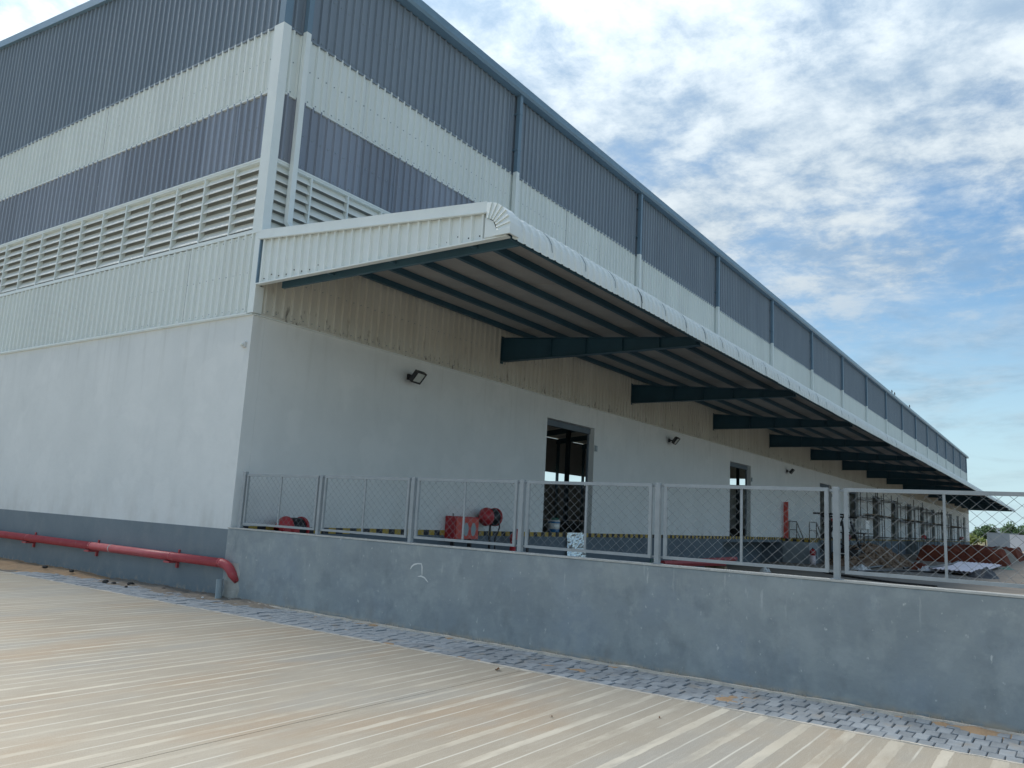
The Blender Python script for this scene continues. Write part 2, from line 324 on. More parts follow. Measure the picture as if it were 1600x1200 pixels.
def tag(o, label=None, cat=None, group=None, kind=None):
    if label: o['label'] = label
    if cat: o['category'] = cat
    if group: o['group'] = group
    if kind: o['kind'] = kind
    return o
def empty(name, loc, label, cat, group=None):
    o = bpy.data.objects.new(name, None); col.objects.link(o); o.location = loc; o.empty_display_size = .2
    return tag(o, label, cat, group)
def copy_tree(o, loc=None, parent=None):
    c = o.copy(); col.objects.link(c); c.parent = parent
    if loc is not None: c.location = loc
    for ch in list(o.children): copy_tree(ch, None, c)
    return c
def bevel(o, w=.01, seg=2):
    b = o.modifiers.new('bevel', 'BEVEL'); b.width = w; b.segments = seg; b.limit_method = 'ANGLE'; return o

# ------------------------------------------------------------------ levels and lengths
LEN = 117.4; WID = 48.0; RIDGE = 24.0
Z_PL, Z_LB, Z_PT, Z_WP, Z_DW, Z_EV = 4.80, 6.29, 7.68, 9.00, 10.30, 12.42
DOCK = 1.14
def zr(y): return 12.42 + .11 * min(y, WID - y)
BAY = [7.33 + 7.21 * k for k in range(16)]

# ------------------------------------------------------------------ ground
tag(MB().q((-900, -900, -.12), (1500, -900, -.12), (1500, 900, -.12), (-900, 900, -.12)).build('ground', 'ground'), 'open brown ground around the site', kind='structure')
fc = MB(); XE = -1.12
fc.box(-70, XE, -60, -6.71, -.1, 0); fc.box(-70, XE, -6.702, 70, -.1, 0)
tag(fc.build('forecourt', 'concrete'), 'pale banded concrete forecourt in front of the warehouse', kind='structure')
yd = MB().q((.12, -45, -.004), (150, -45, -.004), (150, 0.3, -.004), (.12, 0.3, -.004))
tag(yd.build('dock_yard', 'yard'), 'dusty dock yard behind the low wall', kind='structure')

# paver strip
ps = tag(MB().q((XE, -24, -.022), (-.0, -24, -.022), (-.0, 60, -.022), (XE, 60, -.022)).build('paver_strip', 'joint'), 'narrow strip of blue grey pavers along the wall foot', kind='structure')
def paver_mesh(w, l):
    b = MB(); h = .03; c = .006
    b.v += [(-w, -l, -h), (w, -l, -h), (w, l, -h), (-w, l, -h), (-w, -l, -c), (w, -l, -c), (w, l, -c), (-w, l, -c), (-w + c, -l + c, 0), (w - c, -l + c, 0), (w - c, l - c, 0), (-w + c, l - c, 0)]
    for k in range(4):
        j = (k + 1) % 4; b.f += [(k, j, 4 + j, 4 + k), (4 + k, 4 + j, 8 + j, 8 + k)]
    b.f.append((8, 9, 10, 11)); return b
pav = paver_mesh(.0775, .0675).mesh('paver', 'paver')
pos = []
NX = 5; PW = (abs(XE) - .10) / NX; PL = .118
for k in range(NX):
    y = -12.2 + PL * .5 * (k % 2) + random.uniform(-.01, .01)
    while y < 5.2:
        pos.append((XE + .035 + PW * (k + .5), y, False, k)); y += PL
pos.sort(key=lambda p: (p[0] - CAM.x) ** 2 + (p[1] - CAM.y) ** 2)
far = MB(); np_ = 0
pav_s = paver_mesh(PW / 2 - .0045, PL / 2 - .0028).mesh('paver', 'paver'); pav_h = paver_mesh(PW / 4 - .006, PL / 2 - .0028).mesh('paver', 'paver')
for x, y, half, k in pos:
    zz = random.uniform(-.010, .004)
    if half: x += PW / 4 * (1 if k == 0 else -1)
    if np_ < 300 and not (1250 < 0):
        o = inst('paver', pav_h if half else pav_s, ps, (x, y, zz)); o.rotation_euler = (random.uniform(-.018, .018), random.uniform(-.025, .025), random.uniform(-.03, .03)); np_ += 1
    else:
        src = paver_mesh(PW / (4 if half else 2) - .006, PL / 2 - .0028); i0 = len(far.v); tx, ty = random.uniform(-.02, .02), random.uniform(-.02, .02)
        far.v += [(a + x, b + y, c + zz + a * tx + b * ty) for a, b, c in src.v]; far.f += [tuple(i0 + q for q in f) for f in src.f]
tag(far.build('distant_pavers', 'paver', ps), kind='stuff')
# mortar lines on both sides of the strip
def wavy(x, w, y0, y1, h, amp):
    b = MB(); rows = []; n = int((y1 - y0) / .12)
    for k in range(n + 1):
        yy_ = y0 + (y1 - y0) * k / n; a = random.uniform(-amp, amp); c = random.uniform(-amp, amp)
        rows.append([(x - w / 2 + a, yy_, -.03), (x - w * .3 + a, yy_, h + random.uniform(-.004, .004)), (x + w * .3 + c, yy_, h + random.uniform(-.004, .004)), (x + w / 2 + c, yy_, -.03)])
    return b.grid(rows)
wavy(XE + .012, .05, -24, 9, .006, .006).build('mortar_edge', 'mortar', ps)
wavy(-.10, .055, -24, -.3, .02, .012).build('mortar_edge', 'mortar', ps)
# sand and soil that pokes up between and over the pavers, higher along the wall foot
from mathutils import noise as mn
def soil(name, mt, x0, x1, y0, y1, nx, ny, hf, label):
    rows = []
    for a in range(ny + 1):
        yy_ = y0 + (y1 - y0) * a / ny
        rows.append([(x0 + (x1 - x0) * c / nx, yy_, hf(x0 + (x1 - x0) * c / nx, yy_)) for c in range(nx + 1)])
    return tag(MB().grid(rows).build(name, mt, None, True), label, 'soil', kind='stuff')
def h_sand(x, y):
    n = mn.noise((x * 2.3, y * 1.3, 1.0)) + .5 * mn.noise((x * 7, y * 5, 4.0)) + .25 * mn.noise((x * 18, y * 15, 2.0))
    return -.031 + .042 * n + .022 * max(0, 1 - abs(x + .12) / .3)
soil('sand', 'sand', XE + .04, -.05, -12.5, -.6, 40, 420, h_sand, 'loose orange sand lying in patches on the pavers')
def h_dirt(x, y):
    n = mn.noise((x * 3, y * 2, 7.0)) + .5 * mn.noise((x * 9, y * 8, 5.0)) + .4 * mn.noise((x * 22, y * 20, 2.0))
    u = min(1, max(0, (y + 2.6) / 1.6))
    t_ = max(0, 1 - abs(x + .05) / .75)
    return -.05 + u * (.03 * n + .085 * t_)
soil('dirt', 'dirt', XE + .03, -.0, -2.6, 3.2, 40, 230, h_dirt, 'grey brown dirt heaped against the wall foot by the pipe elbow')
def h_dirt2(x, y):
    n = mn.noise((x * 3, y * 2, 17.0)) + .5 * mn.noise((x * 9, y * 8, 15.0)) + .3 * mn.noise((x * 22, y * 20, 12.0))
    u = min(1, max(0, (y - 2.2) / 2.2)); t_ = max(0, 1 - abs(x + .05) / .95)
    return -.05 + u * (.028 * n + .10 * t_)
soil('sandy_soil', 'sand', XE + .03, -.0, 2.2, 24, 36, 420, h_dirt2, 'sandy orange soil along the foot of the end wall')

# ------------------------------------------------------------------ warehouse
wh = empty('warehouse', (0, 0, 0), 'long white and blue grey clad warehouse with a loading canopy', 'warehouse')
# walls
ew = MB(); ew.box(0, .25, 0.25, WID, 1.10, Z_PL); ew.box(0, .25, .0, .25, 1.10, Z_PL)
ew.build('end_wall', 'plaster', wh)
MB().box(-.004, .25, -.0, WID, -.1, 1.10).build('plinth', 'plinth', wh)
DOORS = [9.6, 23.75, 38.2] + [45.45 + 7.21 * k for k in range(10)]
DW_, DT = 2.62, 4.22
lw = MB(); x = .252
for d in DOORS:
    lw.box(x, d, 0, .25, DOCK + .02, Z_PL); lw.box(d, d + DW_, 0, .25, DT, Z_PL); x = d + DW_
lw.box(x, LEN, 0, .25, DOCK + .02, Z_PL)
lw.build('long_wall', 'plaster', wh)
PIT0, PIT1 = 23.0, 31.0
dk = MB(); dk.box(.26, PIT0, .002, 1.2, -.1, 1.05); dk.box(PIT1, LEN, .002, 1.2, -.1, 1.05); dk.box(PIT0, PIT1, 1.0, 1.2, -.1, .93); dk.box(PIT0, PIT1, .002, 1.2, .93, 1.05)
dk.build('dock_face', 'dockface', wh)
MB().box(.26, LEN, -.008, .2, 1.05, DOCK + .02).build('hazard_stripe', 'hazard', wh)
MB().box(.26, LEN - .1, .2, WID - .3, 1.02, DOCK).build('floor', 'floor', wh)
# door linings: shutter box, guide rails
for i, d in enumerate(DOORS):
    b = MB(); b.box(d + .002, d + DW_ - .002, .14, .24, DT - .17, DT - .005); 
    bx_ = b.build('shutter_box', 'dockface', wh)
    for xa in (d + .002, d + DW_ - .06): MB().box(xa, xa + .058, .17, .22, DOCK, DT - .175).build('guide_rail', 'dockface', bx_)
    if i < 3: MB().box(d + DW_ + .03, d + DW_ + .15, -.035, -.002, 3.55, 3.72).build('door_switch', 'stub', bx_)
# roof, far walls, interior steel
rf = MB(); ov = .05
for y0, y1 in ((-.18, RIDGE), (RIDGE, WID + .2)):
    za = 12.50 + .11 * (y0 if y0 < RIDGE else RIDGE) if y0 < RIDGE else 12.5 + .11 * RIDGE
    zb = 12.5 + .11 * RIDGE if y0 < RIDGE else 12.5 + .11 * (-.2)
    rf.prism([(-.1, y0, za), (-.1, y1, zb), (-.1, y1, zb + .08), (-.1, y0, za + .08)], (LEN + .2, 0, 0))
rf.box(.2, LEN, .02, .16, 12.2, 12.505)
rf.build('roof', 'rooft', wh)
fw = MB(); fw.box(.26, LEN, WID - .2, WID, -.1, 6.35); fw.box(.26, LEN, WID - .1, WID, 7.62, 12.4)
fw.build('far_side_wall', 'interior', wh)
fe = MB(); fe.box(LEN - .2, LEN, .26, WID, -.1, 8.05).box(LEN - .2, LEN, .26, WID, 9.05, 12.4).box(LEN - .19, LEN, .27, 1.5, 8.051, 9.049); fe.prism([(LEN - .2, .26, 12.4), (LEN - .2, WID, 12.4), (LEN - .2, RIDGE, 15.05)], (.2, 0, 0)); fe.build('far_end_wall', 'white_clad', wh)
cb = MB()
for k in range(16):
    for yy_ in (.6, 24, 47.3):
        cb = MB().box(BAY[k] - .12, BAY[k] + .12, yy_ - .18, yy_ + .18, DOCK, zr(yy_) - .25)
        if k < 13 and yy_ > 1: cb.build('column', 'steel', wh)
for k in range(13):
    MB().prism([(BAY[k] - .1, .4, 11.6), (BAY[k] - .1, RIDGE, 14.2), (BAY[k] - .1, RIDGE, 14.9), (BAY[k] - .1, .4, 12.3)], (.2, 0, 0)).prism([(BAY[k] - .1, WID - .4, 11.6), (BAY[k] - .1, RIDGE, 14.2), (BAY[k] - .1, RIDGE, 14.9), (BAY[k] - .1, WID - .4, 12.3)], (.2, 0, 0)).build('roof_beam', 'steel', wh)

# ---- ribbed sheets. profile across one metre: five ribs, proud of the sheet plane
PITCH = .2; RH = .042
def prof(w=1.0, pitch=PITCH):
    p = []; n = int(round(w / pitch))
    for k in range(n):
        a = k * pitch
        p += [(a, 0), (a + pitch * .30, 0.0), (a + pitch * .38, RH), (a + pitch * .54, RH), (a + pitch * .62, 0), ]
    p.append((w, 0)); return p
def sheet(wall, a0, z0, z1f, w=1.0):
    """ribbed sheet: wall 'E' in plane X=0 facing -X starting at Y=a0, wall 'L' in plane Y=0 facing -Y starting at X=a0"""
    b = MB(); pr = prof(w); lo = []; hi = []
    for a, h in pr:
        z1 = z1f(a0 + a) if callable(z1f) else z1f
        if wall == 'E': lo.append((-.02 - h, a0 + a, z0)); hi.append((-.02 - h, a0 + a, z1))
        else: lo.append((a0 + a, -.02 - h, z0)); hi.append((a0 + a, -.02 - h, z1))
    if wall == 'E': b.grid([hi, lo])
    else: b.grid([lo, hi])
    return b
def merge(bs):
    o = MB()
    for b in bs:
        i = len(o.v); o.v += b.v; o.f += [tuple(i + k for k in f) for f in b.f]
    return o
def band(wall, nm, mt, z0, z1, near, total, flash, start=0.0):
    """a row of sheets under one drip flashing; the nearest ones single, the rest joined"""
    fl = MB(); end = start + total
    if wall == 'E': fl.box(-.06, -.003, start + .02, end, z0 - .035, z0 - .002)
    else: fl.box(start + .02, end, -.06, -.003, z0 - .035, z0 - .002)
    p = fl.build(nm + '_flashing', flash, wh)
    me = None
    for k in range(int(near)):
        a0 = start + k
        if callable(z1): sheet(wall, a0, z0, z1).build(nm + '_sheet', mt, p)
        else:
            if me is None: me = sheet(wall, 0, z0, z1).mesh(nm + '_sheet', mt)
            dd = random.uniform(-.005, .005); dz = random.uniform(-.006, .006); inst(nm + '_sheet', me, p, (dd, a0, dz) if wall == 'E' else (a0, dd, dz))
    sb = MB(); zs = [z0 + .06] + ([] if callable(z1) else [z1 - .06, (z0 + z1) / 2])
    for k in range(int(min(near, 16)) * 5):
        a = start + .2 * k + .155
        for z in zs:
            z += random.uniform(-.006, .006); w_ = a + random.uniform(-.01, .01)
            if wall == 'E': sb.box(-.036, -.018, w_, w_ + .016, z, z + .016)
            else: sb.box(w_, w_ + .016, -.036, -.018, z, z + .016)
    tag(sb.build(nm + '_screws', 'stub', p), kind='stuff')
    rest = [sheet(wall, start + k, z0, z1) for k in range(int(near), int(total))]
    if rest: tag(merge(rest).build(nm + '_sheets_beyond', mt, p), kind='stuff')
    return p
CR = .22
band('E', 'lower_cladding', 'white_clad', Z_PL + .02, Z_LB - .03, 16, 47, 'flash', .1)
band('E', 'translucent', 'translucent', Z_PT + .02, Z_WP, 16, 47, 'flash', .1)
band('E', 'white_cladding', 'white_clad', Z_WP, Z_DW, 16, 47, 'white_clad', .1)
band('E', 'upper_cladding', 'dark_clad', Z_DW, lambda y: zr(y) + .02, 18, 47, 'dark_clad', .1)
band('L', 'lower_cladding', 'stained_shaded_clad', Z_PL + .02, Z_LB - .03, 44, 117, 'stained_shaded_clad', .1)
band('L', 'translucent', 'translucent', Z_PT + .02, Z_WP, 10, 117, 'flash', .1)
band('L', 'white_cladding', 'white_clad', Z_WP, Z_DW, 44, 117, 'white_clad', .1)
band('L', 'upper_cladding', 'dark_clad', Z_DW, Z_EV, 44, 117, 'dark_clad', .1)
# overlapping bottom lip of the upper sheets sits 12 mm proud (the scalloped shadow line)
# ---- louvre band: mullions with tilted blades between them
def blade(wall, a0, a1, z):
    b = MB()
    s_ = [(.06, z + .155), (-.04, z), (-.04, z - .02), (.06, z + .135)]   # (depth in, z)
    if wall == 'E': b.prism([(d, a0, zz) for d, zz in s_], (0, a1 - a0, 0))
    else: b.prism([(a0, d, zz) for d, zz in s_], (a1 - a0, 0, 0))
    return b
PB = .932; NB = 7
ZB = [Z_LB + .10 + (Z_PT - Z_LB - .10) * k / NB for k in range(NB)]
for wall, n_ind, n_all in (('E', 17, 51), ('L', 5, 125)):
    if wall == 'E': fr_ = MB().box(-.055, .10, .02, WID, Z_LB - .02, Z_LB + .05).box(-.05, .10, .02, WID, Z_PT - .05, Z_PT - .016)
    else: fr_ = MB().box(.02, LEN, -.055, .10, Z_LB - .02, Z_LB + .05).box(.02, LEN, -.05, .10, Z_PT - .05, Z_PT - .016)
    lf = fr_.build('louvre_frame', 'flash', wh)
    mu = MB().box(-.055, .05, -.017, .017, Z_LB + .051, Z_PT - .051) if wall == 'E' else MB().box(-.017, .017, -.055, .05, Z_LB + .051, Z_PT - .051)
    mum = mu.mesh('mullion', 'flash')
    bms = blade(wall, .024, PB - .024, 0).mesh('louvre_blade', 'louvre')
    rest = []
    for k in range(n_all):
        a = k * PB
        if a > (WID if wall == 'E' else LEN) - 1: break
        if k and k < n_ind + 1: inst('mullion', mum, lf, (0, a, 0) if wall == 'E' else (a, 0, 0))
        for z in ZB:
            if k < n_ind: inst('louvre_blade', bms, lf, (0, a, z) if wall == 'E' else (a, 0, z))
            else: rest.append(blade(wall, a + .024, a + PB - .024, z))
    tag(merge(rest).build('louvre_blades_beyond', 'louvre', lf), kind='stuff')
    (MB().box(.14, .16, .2, WID, Z_LB - .02, Z_PT) if wall == 'E' else MB().box(.2, LEN, .14, .16, Z_LB - .02, Z_PT)).build('backing', 'interior', lf)
# ---- corner flashings
cf = MB()
cf.box(-.066, .02, -.066, .20, Z_LB - .03, Z_DW).box(-.06, .02, -.06, .10, Z_PL, Z_LB - .031).box(.021, .115, -.06, -.004, Z_PL, 5.28).box(.02, .11, -.066, -.005, Z_LB + .02, Z_DW)
cf.build('corner_flashing', 'flash', wh)
MB().box(-.066, .02, -.066, .10, Z_DW + .002, 12.42).box(.02, .10, -.066, -.005, Z_DW + .002, 12.42).build('corner_flashing', 'darkflash', wh)
MB().box(-.05, .0, -.012, WID, Z_PL - .03, Z_PL - .016).box(.0, LEN, -.05, -.002, Z_PL - .03, Z_PL - .016).build('drip_flashing', 'flash', wh)
# ---- gutter and rake trim
g = MB()
g.prism([(-.15, -.02, 12.44), (-.15, -.24, 12.44), (-.15, -.28, 12.50), (-.15, -.30, 12.66), (-.15, -.26, 12.66), (-.15, -.24, 12.52), (-.15, -.02, 12.50)], (LEN + .25, 0, 0))
g.build('gutter', 'gutter', wh)
rk = MB()
for a, c in ((-.24, RIDGE), (RIDGE, WID + .24)):
    za, zb = 12.42 + .11 * (a if a < RIDGE else RIDGE), 12.42 + .11 * (c if c <= RIDGE else -.24)
    if a >= RIDGE: za, zb = 12.42 + .11 * RIDGE, 12.42 - .026
    rk.prism([(-.13, a, za + .0), (-.13, c, zb + .0), (-.13, c, zb + .17), (-.13, a, za + .17)], (.10, 0, 0))
    rk.prism([(-.13, a, za + .172), (-.13, c, zb + .172), (-.13, c, zb + .20), (-.13, a, za + .20)], (.35, 0, 0))
rk.build('rake_trim', 'gutter', wh)
# ---- downpipes: blue grey above, white below
for k in range(16):
    x = BAY[k] + .02
    up = MB().box(x - .06, x + .06, -.20, -.09, Z_DW + .01, 12.47).build('downpipe', 'darkflash', wh)
    b = MB().box(x - .06, x + .06, -.20, -.09, 6.3, Z_DW + .005)
    b.build('lower_length', 'flash', up)
    if k < 5:
        b = MB()
        for z in (10.9, 11.9): b.box(x - .08, x + .08, -.205, -.02, z, z + .03)
        b.build('clip', 'darkflash', up)
x = .42
up = MB().box(x - .055, x + .055, -.19, -.09, Z_DW + .01, 12.47).build('downpipe', 'darkflash', wh)
b = MB().box(x - .055, x + .055, -.19, -.09, 6.55, Z_DW + .005)
b.prism([(x - .055, -.19, 6.548), (x + .055, -.19, 6.548), (x + .13, -.26, 6.40), (x + .03, -.26, 6.40)], (0, .10, 0))
b.build('lower_length', 'flash', up)

# ---- canopy
CY0, CYA, CZ0, CZ1 = -.06, -5.07, 6.19, 5.76
def zc(y): return CZ0 + (CZ1 - CZ0) * (y - CY0) / (CYA - CY0)
path = [(CY0, CZ0), (CYA * .5, zc(CYA * .5))] + [(CYA - .38 * math.sin(a), CZ1 - .38 + .38 * math.cos(a)) for a in [R(q) for q in (0, 18, 36, 54, 72, 90)]] + [(CYA - .38, 5.28)]
def roof_sheet(x0, w=1.0):
    b = MB(); rows = []
    for i, (y, z) in enumerate(path):
        if i < 2: ny, nz = 0, 1
        else:
            a = R((0, 18, 36, 54, 72, 90, 90)[i - 2]); ny, nz = -math.sin(a), math.cos(a)
        kk = 1.0 if i < 3 else .55; rows.append([(x0 + a_, y + ny * h * kk, z + nz * h * kk) for a_, h in prof(w)])
    return b.grid(rows)
cn = MB()   # liner that carries the sheets
cn.prism([(0.02, -.07, CZ0 - .05), (0.02, CYA, CZ1 - .05), (0.02, CYA, CZ1 - .045), (0.02, -.07, CZ0 - .045)], (LEN - .02, 0, 0))
can = cn.build('canopy', 'soffit', wh)
rsm = roof_sheet(0).mesh('roof_sheet', 'flash', True)
for p in rsm.polygons: p.use_smooth = False
for k in range(44):
    o = inst('roof_sheet', rsm, can, (k * 1.0 - .0, random.uniform(-.008, .008), random.uniform(-.006, .006) + (.004 if k % 2 else 0)))
tag(merge([roof_sheet(k) for k in range(44, 117)]).build('roof_sheets_beyond', 'flash', can), kind='stuff')
# lap strips: the dark curved joint line between eave sheets
for k in range(1, 44):
    rr = []
    for i, (y, z) in enumerate(path[2:]):
        a = R((0, 18, 36, 54, 72, 90, 90)[i]); ny, nz = -math.sin(a), math.cos(a)
        if i in (0, 6): continue
        rr.append((k + random.uniform(-.01, .01), y + ny * .010, z + nz * .010))
    MB().tube(rr, .0055, 5).build('lap_seam', 'stub', can)
lap = MB()
# soffit panels between purlins
PUR = [-.55, -1.5, -2.45, -3.4, -4.3, -5.15]
for k in range(0, 33):
    x0, x1 = k * 3.605 - .15 + .012, (k + 1) * 3.605 - .15 - .012
    x0 = max(x0, .05); x1 = min(x1, LEN - .02)
    b = MB(); edges = [-.08] + PUR[:-1] + [-5.05]
    for a, c in zip(edges[:-1], edges[1:]):
        b = MB().prism([(x0, a - .01, zc(a) - .085), (x0, c + .01, zc(c) - .085), (x0, c + .01, zc(c) - .06), (x0, a - .01, zc(a) - .06)], (x1 - x0, 0, 0))
        if k < 14: b.build('soffit_panel', 'soffit', can)
        else: lap = merge([lap, b])
tag(lap.build('soffit_panels_beyond', 'soffit', can), kind='stuff')
for a in PUR:
    z = zc(max(a, CYA)) - .088
    b = MB().box(.1, LEN - .05, a - .03, a + .03, z - .10, z).box(.1, LEN - .05, a - .03, a + .045, z - .112, z - .101)
    b.build('purlin', 'steel', can)
MB().box(.06, LEN, CYA - .31, CYA - .26, 5.30, 5.46).build('eave_purlin', 'steel', can)
def beam(x):
    b = MB(); zt0, zt1 = zc(-.02) - .29, zc(-5.1) - .28; zb = 5.315
    b.prism([(x - .006, -.02, zb + .014), (x - .006, -5.2, zb + .014), (x - .006, -5.2, zt1), (x - .006, -.02, zt0)], (.012, 0, 0))
    b.prism([(x - .09, -.02, zb), (x - .09, -5.2, zb), (x - .09, -5.2, zb + .013), (x - .09, -.02, zb + .013)], (.18, 0, 0))
    b.prism([(x - .09, -.02, zt0 + .001), (x - .09, -5.2, zt1 + .001), (x - .09, -5.2, zt1 + .014), (x - .09, -.02, zt0 + .014)], (.18, 0, 0))
    b.box(x - .13, x + .13, -.045, -.018, zb - .05, zt0 + .05)
    for yy_ in PUR[1:]:
        yy_ = max(yy_, -5.15); zt = zt0 + (zt1 - zt0) * (-yy_) / 5.18
        b.prism([(x - .08, yy_, zb + .015), (x + .08, yy_, zb + .015), (x + .08, yy_, zt - .002), (x - .08, yy_, zt - .002)], (0, .01, 0))
    return b
for k in range(16): beam(BAY[k]).build('canopy_beam', 'steel', can)
MB().box(.34, .40, -5.3, -.25, 5.31, 5.43).build('end_rafter', 'rafter', can)
b = MB()
for yy_ in (-1.6, -3.0, -4.6): b.box(-.0, .34, yy_, yy_ + .05, 5.36, 5.39)
b.build('rafter_cleat', 'rafter', can)
# gable end of the canopy
XG = -.035
for k in range(5):
    a0 = .0 + k * 1.0; b = MB(); lo = []; hi = []
    for a, h in prof(1.0 if k < 4 else 1.0):
        yv = -(.09 + a0 + a); yv = max(yv, -5.12)
        lo.append((XG - h, yv, 5.31)); hi.append((XG - h, yv, zc(yv) - .07))
    b.grid([lo, hi]).build('gable_sheet', 'flash', can)
gf = MB()
gf.prism([(XG - .075, -.08, zc(-.08) - .08), (XG - .075, CYA, CZ1 - .08), (XG - .075, CYA, CZ1 + .05), (XG - .075, -.08, CZ0 + .05)], (.03, 0, 0))
gf.prism([(XG - .095, -.08, zc(-.08) - .095), (XG - .095, CYA, CZ1 - .095), (XG - .095, CYA, CZ1 - .075), (XG - .095, -.08, zc(-.08) - .075)], (.05, 0, 0))
gf.prism([(XG - .075, -.08, CZ0 + .051), (XG - .075, CYA, CZ1 + .051), (XG - .075, CYA, CZ1 + .075), (XG - .075, -.08, CZ0 + .075)], (.35, 0, 0))
gf.build('top_flashing', 'flash', can)
MB().prism([(XG - .05, -.06, 5.285), (XG - .05, CYA - .34, 5.285), (XG - .05, CYA - .34, 5.308), (XG - .05, -.06, 5.308)], (.10, 0, 0)).build('bottom_trim', 'flash', can)
# vertical edge strip of the gable beside the building corner
MB().box(XG - .05, XG - .002, -.10, -.076, 5.31, CZ0).build('gable_edge', 'darkflash', can)
# pleated curved corner flashing
pc = MB(); cyc, czc = CYA, CZ1 - .38
for k in range(7):
    a0, a1 = R(k * 13.2), R((k + 1) * 13.2); 
    dx0, dx1 = XG - .078, XG - .10
    def P(r, a, dx): return (dx, cyc - r * math.sin(a), czc + r * math.cos(a))
    pc.q(P(.43, a0, dx0), P(.43, a1, dx1), P(.20, a1, dx1 + .002), P(.20, a0, dx0 + .002))
    pc.q(P(.43, a1, dx1), P(.43, a1, dx0), P(.20, a1, dx0 + .002), P(.20, a1, dx1 + .002))
    pc.q(P(.43, a0, dx0), P(.43, a0, .10), P(.43, a1, .10), P(.43, a1, dx1))
pc.box(XG - .10, XG - .07, CYA - .43, CYA - .17, 5.30, czc)
pc.box(XG - .068, .10, CYA - .432, CYA - .40, 5.30, czc)
pc.build('corner_pleat', 'flash', can)
MB().prism([(XG - .066, CYA + .02, 5.31), (XG - .066, CYA - .18, 5.31), (XG - .066, CYA - .18, czc + .02), (XG - .066, CYA - .12, czc + .15), (XG - .066, CYA + .02, czc + .22)], (.025, 0, 0)).build('gable_filler', 'flash', can)
# screw heads along the gable foot
b = MB()
for k in range(26):
    yv = -.25 - k * .195; b.box(XG - .012, XG - .001, yv, yv + .016, 5.37 + .05 * (k % 3 == 1), 5.386 + .05 * (k % 3 == 1))
b.build('screws', 'stone', can)['kind'] = 'stuff'

# ------------------------------------------------------------------ low boundary wall
bw = empty('boundary_wall', (0, -.15, 0), 'low cloudy grey painted wall running from the warehouse corner', 'wall')
bevel(MB().box(-.06, .12, -26, -.02, -.1, 1.115).build('wall_body', 'bwall', bw), .012)
MB().box(-.064, .124, -26, -.02, 1.116, 1.135).build('wall_top', 'coping', bw)
pp = MB()
rows = []
for k in range(13):
    z = .0 + .58 * k / 12; wv = .18 - .05 * (k / 12) ** 2; c = -.27 + .02 * math.sin(k * 1.3)
    rows.append([(-.060, c + wv + .02, z), (-.075, c + wv - .02, z), (-.082 - .008 * math.sin(k), c, z), (-.075, c - wv + .02, z), (-.060, c - wv - .02, z)])
pp.grid(rows).build('cement_patch', 'rawcement', bw)
def ribbon(pts, w, x=-.0635):
    b = MB(); rows = []
    for k, (yv, z) in enumerate(pts):
        a = pts[max(k - 1, 0)]; c = pts[min(k + 1, len(pts) - 1)]; d = Vector((c[0] - a[0], c[1] - a[1])).normalized(); n = Vector((-d.y, d.x)); ww = w * (.35 if k in (0, len(pts) - 1) else random.uniform(.7, 1.2))
        rows.append([(x, yv + n.x * ww, z + n.y * ww), (x, yv - n.x * ww, z - n.y * ww)])
    return b.grid(rows)
pm = merge([ribbon([(-4.10, .79), (-4.12, .825), (-4.16, .855), (-4.22, .872), (-4.29, .875), (-4.305, .84), (-4.31, .78), (-4.315, .73)], .010), ribbon([(-4.24, .705), (-4.30, .715), (-4.36, .70), (-4.40, .67), (-4.43, .645)], .009)])
pm.build('paint_mark', 'whitep', bw)

# ------------------------------------------------------------------ chain link fence on the wall
fe = empty('chain_link_fence', (.03, -.2, 1.13), 'grey painted chain link fence standing on the low boundary wall', 'fence')
PY = [-.22, -2.10, -3.98, -5.81, -7.66, -9.56, -11.45, -13.3, -15.2]
pmesh = None
for k, yv in enumerate(PY):
    w = .028 if k else .036
    bevel(MB().box(.0, .06, yv - w, yv + w, 1.137, 2.03 if k else 2.06).box(-.02, .08, yv - .055, yv + .055, 1.1365, 1.143).build('post', 'fence', fe), .004)
for a, c in zip(PY[:-1], PY[1:]):
    y1, y0 = a - .075, c + .075
    b = MB(); s_ = .018
    b.box(.01, .045, y0, y1, 1.985, 2.022); b.box(.01, .045, y0, y1, 1.195, 1.228)
    b.box(.01, .045, y0, y0 + .034, 1.2285, 1.9845); b.box(.01, .045, y1 - .034, y1, 1.2285, 1.9845)
    fr_ = b.build('panel_frame', 'fence', fe)
    MB().box(.045, .050, y0 - .043, y0, 1.985, 2.01).box(.045, .050, y1, y1 + .043, 1.985, 2.01).box(.045, .050, y0 - .043, y0, 1.20, 1.222).box(.045, .050, y1, y1 + .043, 1.20, 1.222).build('weld_tab', 'fence', fr_)
    ym = (y0 + y1) / 2; MB().box(.016, .036, ym - .011, ym + .011, 1.2285, 1.9845).build('middle_bar', 'fence', fr_)
    # two sets of slanted wires, woven front and back
    b = MB(); ya, yb, za, zb = y0 + .034, y1 - .034, 1.2285, 1.9845; D = .105; sl_ = .100 / .110
    for sgn in (1, -1):
        c0 = -3.0
        while c0 < 3.0:
            # line z = za + sl*(sgn*(y-ya)) + c0
            pts_ = []
            lo_y, hi_y = ya, yb
            f1 = lambda yv: za + sl_ * sgn * (yv - ya) + c0
            # clip to za..zb
            ys = sorted([ya + sgn * (za - za - c0) / sl_, ya + sgn * (zb - za - c0) / sl_])
            lo_y, hi_y = max(ya, ys[0]), min(yb, ys[1])
            if hi_y - lo_y > .01:
                xo = .026 + sgn * .0035
                b.tube([(xo, lo_y, f1(lo_y)), (xo, hi_y, f1(hi_y))], .0017, 4, False)
            c0 += D
    b.build('wire_mesh', 'wire', fr_)

